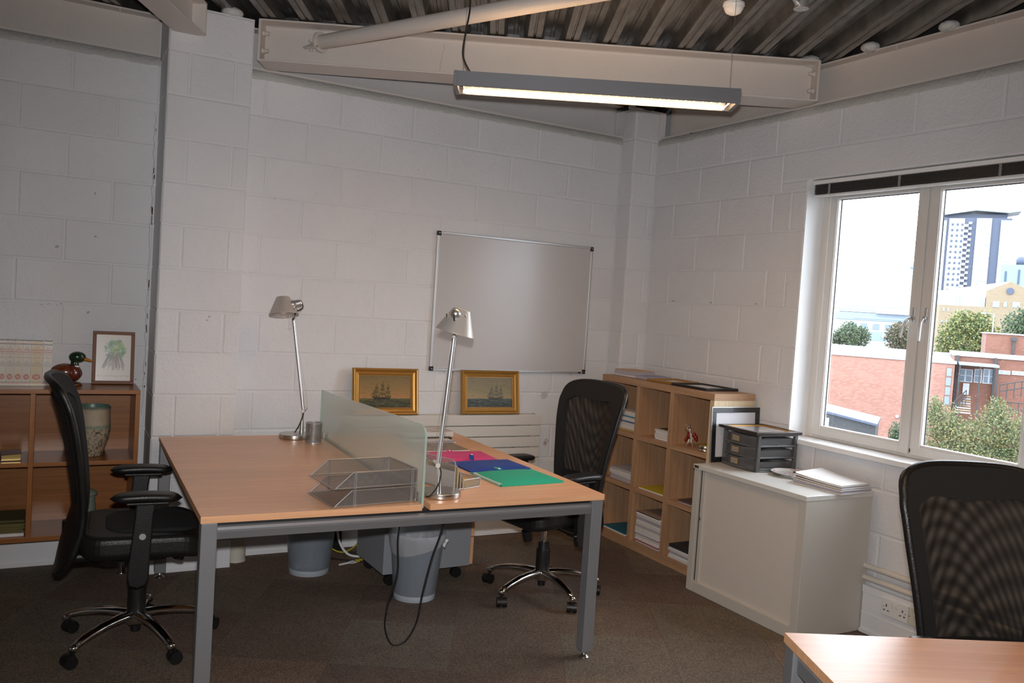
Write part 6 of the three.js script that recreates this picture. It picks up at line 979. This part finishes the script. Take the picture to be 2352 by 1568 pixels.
{ const t = away('shopping_centre', 'white and blue glazed shopping centre behind the trees', 'building', 0, 350); const wh = mat(lin(0.38, 0.40, 0.43), 0.6), gy = mat(lin(0.27, 0.30, 0.34), 0.6);
  mesh('upper_floor', bb(-30.2, 4, 9.0, 12.0, -30, -6), gy, t); mesh('window_band', bb(-28, 3, 9.6, 10.7, -6, -5.8), o_.winPale, t); mesh('terrace', bb(-31.2, 4, 7.2, 9.0, -30, -2), wh, t); mesh('window_band', bb(-30.8, -17, 7.8, 8.6, -2, -1.8), o_.winPale, t); mesh('canopy_roof', bb(-17, 4, 7.0, 8.2, -4, 1.5), wh, t);
  mesh('glazed_storey', bb(-31.6, 4, 4.2, 7.0, -28, 0), o_.blueGlass, t); mesh('window_band', bb(-25, -6, 4.8, 5.6, 0, 0.2), o_.winPale, t); mesh('lower_storey', bb(-31.6, 4, GY, 4.2, -28, -0.5), wh, t);
  for (const x of [-26, -22.2, -17.9, -13.6, -9.4]) mesh('window', bb(x, x + 2.4, 0.8, 3.0, -0.5, -0.2), o_.win, t); mesh('shop_window', bb(-19, -11.5, -3.4, 0.0, -0.5, -0.3), o_.blueGlass, t); mesh('round_sign', cyl(1.0, 1.0, 0.3, [-13.4, -1.5, 0], [Math.PI / 2, 0, 0], 24), wh, t); }
{ const t = away('teal_block', 'teal clad block beside the white tower', 'building', 0, 300); mesh('wall', bb(19.6, 40, GY, 23.6, -16, 0), o_.teal, t); mesh('roof_dome', new THREE.SphereGeometry(1.7, 14, 10).translate(25.2, 24.8, -3), o_.navy, t); for (const [x, y] of [[20.8, 18.6], [24.3, 19.2], [28, 19.2]]) mesh('slot_window', bb(x, x + 0.6, y - 1.6, y + 2.9, 0, 0.2), o_.navy, t); mesh('antenna', bb(22.2, 23.8, 23.6, 24.6, -4, -2), o_.pale, t); }
{ const t = away('street_lamp', 'tall grey street lamp before the big tree', 'lamp', 5.68, 90); mesh('post', rod([0, GY, 0], [0, 3.5, 0], 0.08, 8, 0.055), o_.zinc, t); mesh('lamp_arm', rod([0, 3.5, 0], [-0.85, 3.58, 0], 0.04, 6), o_.zinc, t); mesh('lamp_head', bx(0.45, 0.1, 0.2, [-0.85, 3.55, 0], [0, 0, 0], 0.03), o_.pale, t); }
function plant(name, label, r, L, blobs, leaf, n, cols, trunk) {
  const t = away(name, label, name.includes('tree') ? 'tree' : 'shrub', r, L);
  for (const [ci, c] of cols.entries()) {
    const P = [], tot = blobs.reduce((a, b) => a + b[3] * b[4], 0);
    for (const [x, y, z, rx, ry] of blobs) { const k = Math.round(n * rx * ry / tot / cols.length); for (let i = 0; i < k; i++) { const a = rr(0, 6.283), ct = rr(-1, 1), st = Math.sqrt(1 - ct * ct), q = Math.pow(rnd(), 0.4) * rr(0.85, 1.12); const C = V(x + Math.cos(a) * st * rx * q, y + ct * ry * q, z + Math.sin(a) * st * rx * q), U = V(rr(-1, 1), rr(-1, 1), rr(-1, 1)).normalize().multiplyScalar(leaf * rr(0.6, 1.2)), W = V(rr(-1, 1), rr(-1, 1), rr(-1, 1)).cross(U).normalize().multiplyScalar(leaf * rr(0.4, 0.8)); const A = C.clone().add(U), B = C.clone().add(W), D = C.clone().sub(U), E = C.clone().sub(W); for (const v of [A, B, D, A, D, E]) P.push(v.x, v.y, v.z); } }
    const g = new THREE.BufferGeometry(); g.setAttribute('position', new THREE.Float32BufferAttribute(P, 3)); g.computeVertexNormals();
    const f = mesh('foliage', g, pmat(lin(...c.map((q) => q * 0.5)), 0.8, { transmission: 0.25, thickness: 0, side: THREE.DoubleSide }), t, { keepuv: true }); f.userData.kind = 'stuff';
  }
  mesh('trunk', rod([trunk[0], GY, 0], [trunk[0], trunk[1], 0], trunk[2], 8, trunk[2] * 0.6), mat(lin(0.09, 0.075, 0.06), 0.9), t);
}
const G1 = [[0.16, 0.22, 0.045], [0.24, 0.29, 0.06], [0.09, 0.14, 0.035], [0.33, 0.31, 0.07]], G2 = [[0.09, 0.155, 0.06], [0.13, 0.20, 0.07], [0.06, 0.11, 0.05]], G3 = [[0.16, 0.16, 0.07], [0.20, 0.13, 0.06], [0.11, 0.13, 0.06]];
plant('broadleaf_tree', 'large yellow-green tree behind the brick building', 4.0, 100, [[-0.2, 0.6, 0, 2.6, 3.2], [1.2, 2.2, 0, 1.5, 1.9], [-1.6, -0.4, 0, 1.5, 2.4], [-0.4, 2.6, 0, 1.4, 1.5], [2.0, 0.2, 0, 1.7, 2.4]], 0.16, 9000, G1, [0, 0, 0.3]);
plant('broadleaf_tree', 'dark green tree right of the street lamp', 10.6, 120, [[0, 2.4, 0, 2.4, 2.8], [2, 3, 0, 2.5, 2.5]], 0.2, 3500, G2, [0, 1, 0.3]);
plant('broadleaf_tree', 'dark green tree before the shopping centre', -9.0, 120, [[0, 0.1, 0, 1.5, 2.1], [-1.6, -0.6, 0, 1.0, 1.6], [1.4, 0.2, -2, 1.3, 1.6]], 0.17, 4200, G2, [0, 0, 0.25]);
plant('broadleaf_tree', 'brownish tree beside the window mullion', -3.2, 140, [[-0.4, 0.4, 0, 1.8, 2.4], [1.2, 0.2, 0, 1.8, 2.8]], 0.2, 3800, G3, [0, 0, 0.25]);
plant('tall_shrub', 'wide yellow-green shrub before the annexe', 2.4, 38, [[-1.5, -2.4, 0, 0.8, 1.2], [-0.6, -2.8, 0.4, 1.0, 1.1], [0.5, -2.3, 0, 1.0, 1.2], [1.4, -2.6, 0, 1.0, 1.1], [-1.8, -1.6, 0, 0.35, 0.6], [0.4, -1.4, 0, 0.4, 0.6], [2.6, -2.6, 0, 1.2, 1.3], [0, -4, 0, 2.6, 1.3]], 0.055, 26000, [[0.16, 0.21, 0.06], [0.21, 0.24, 0.08], [0.10, 0.15, 0.05], [0.28, 0.24, 0.07]], [0, -2.6, 0.06]);
plant('small_shrub', 'small shrub at the foot of the brick wall', -0.85, 45, [[0, -3.6, 0, 0.35, 0.7], [0.3, -4.2, 0, 0.7, 0.8]], 0.06, 2200, G2, [0, -3.6, 0.04]);
renderer.render(scene, camera);
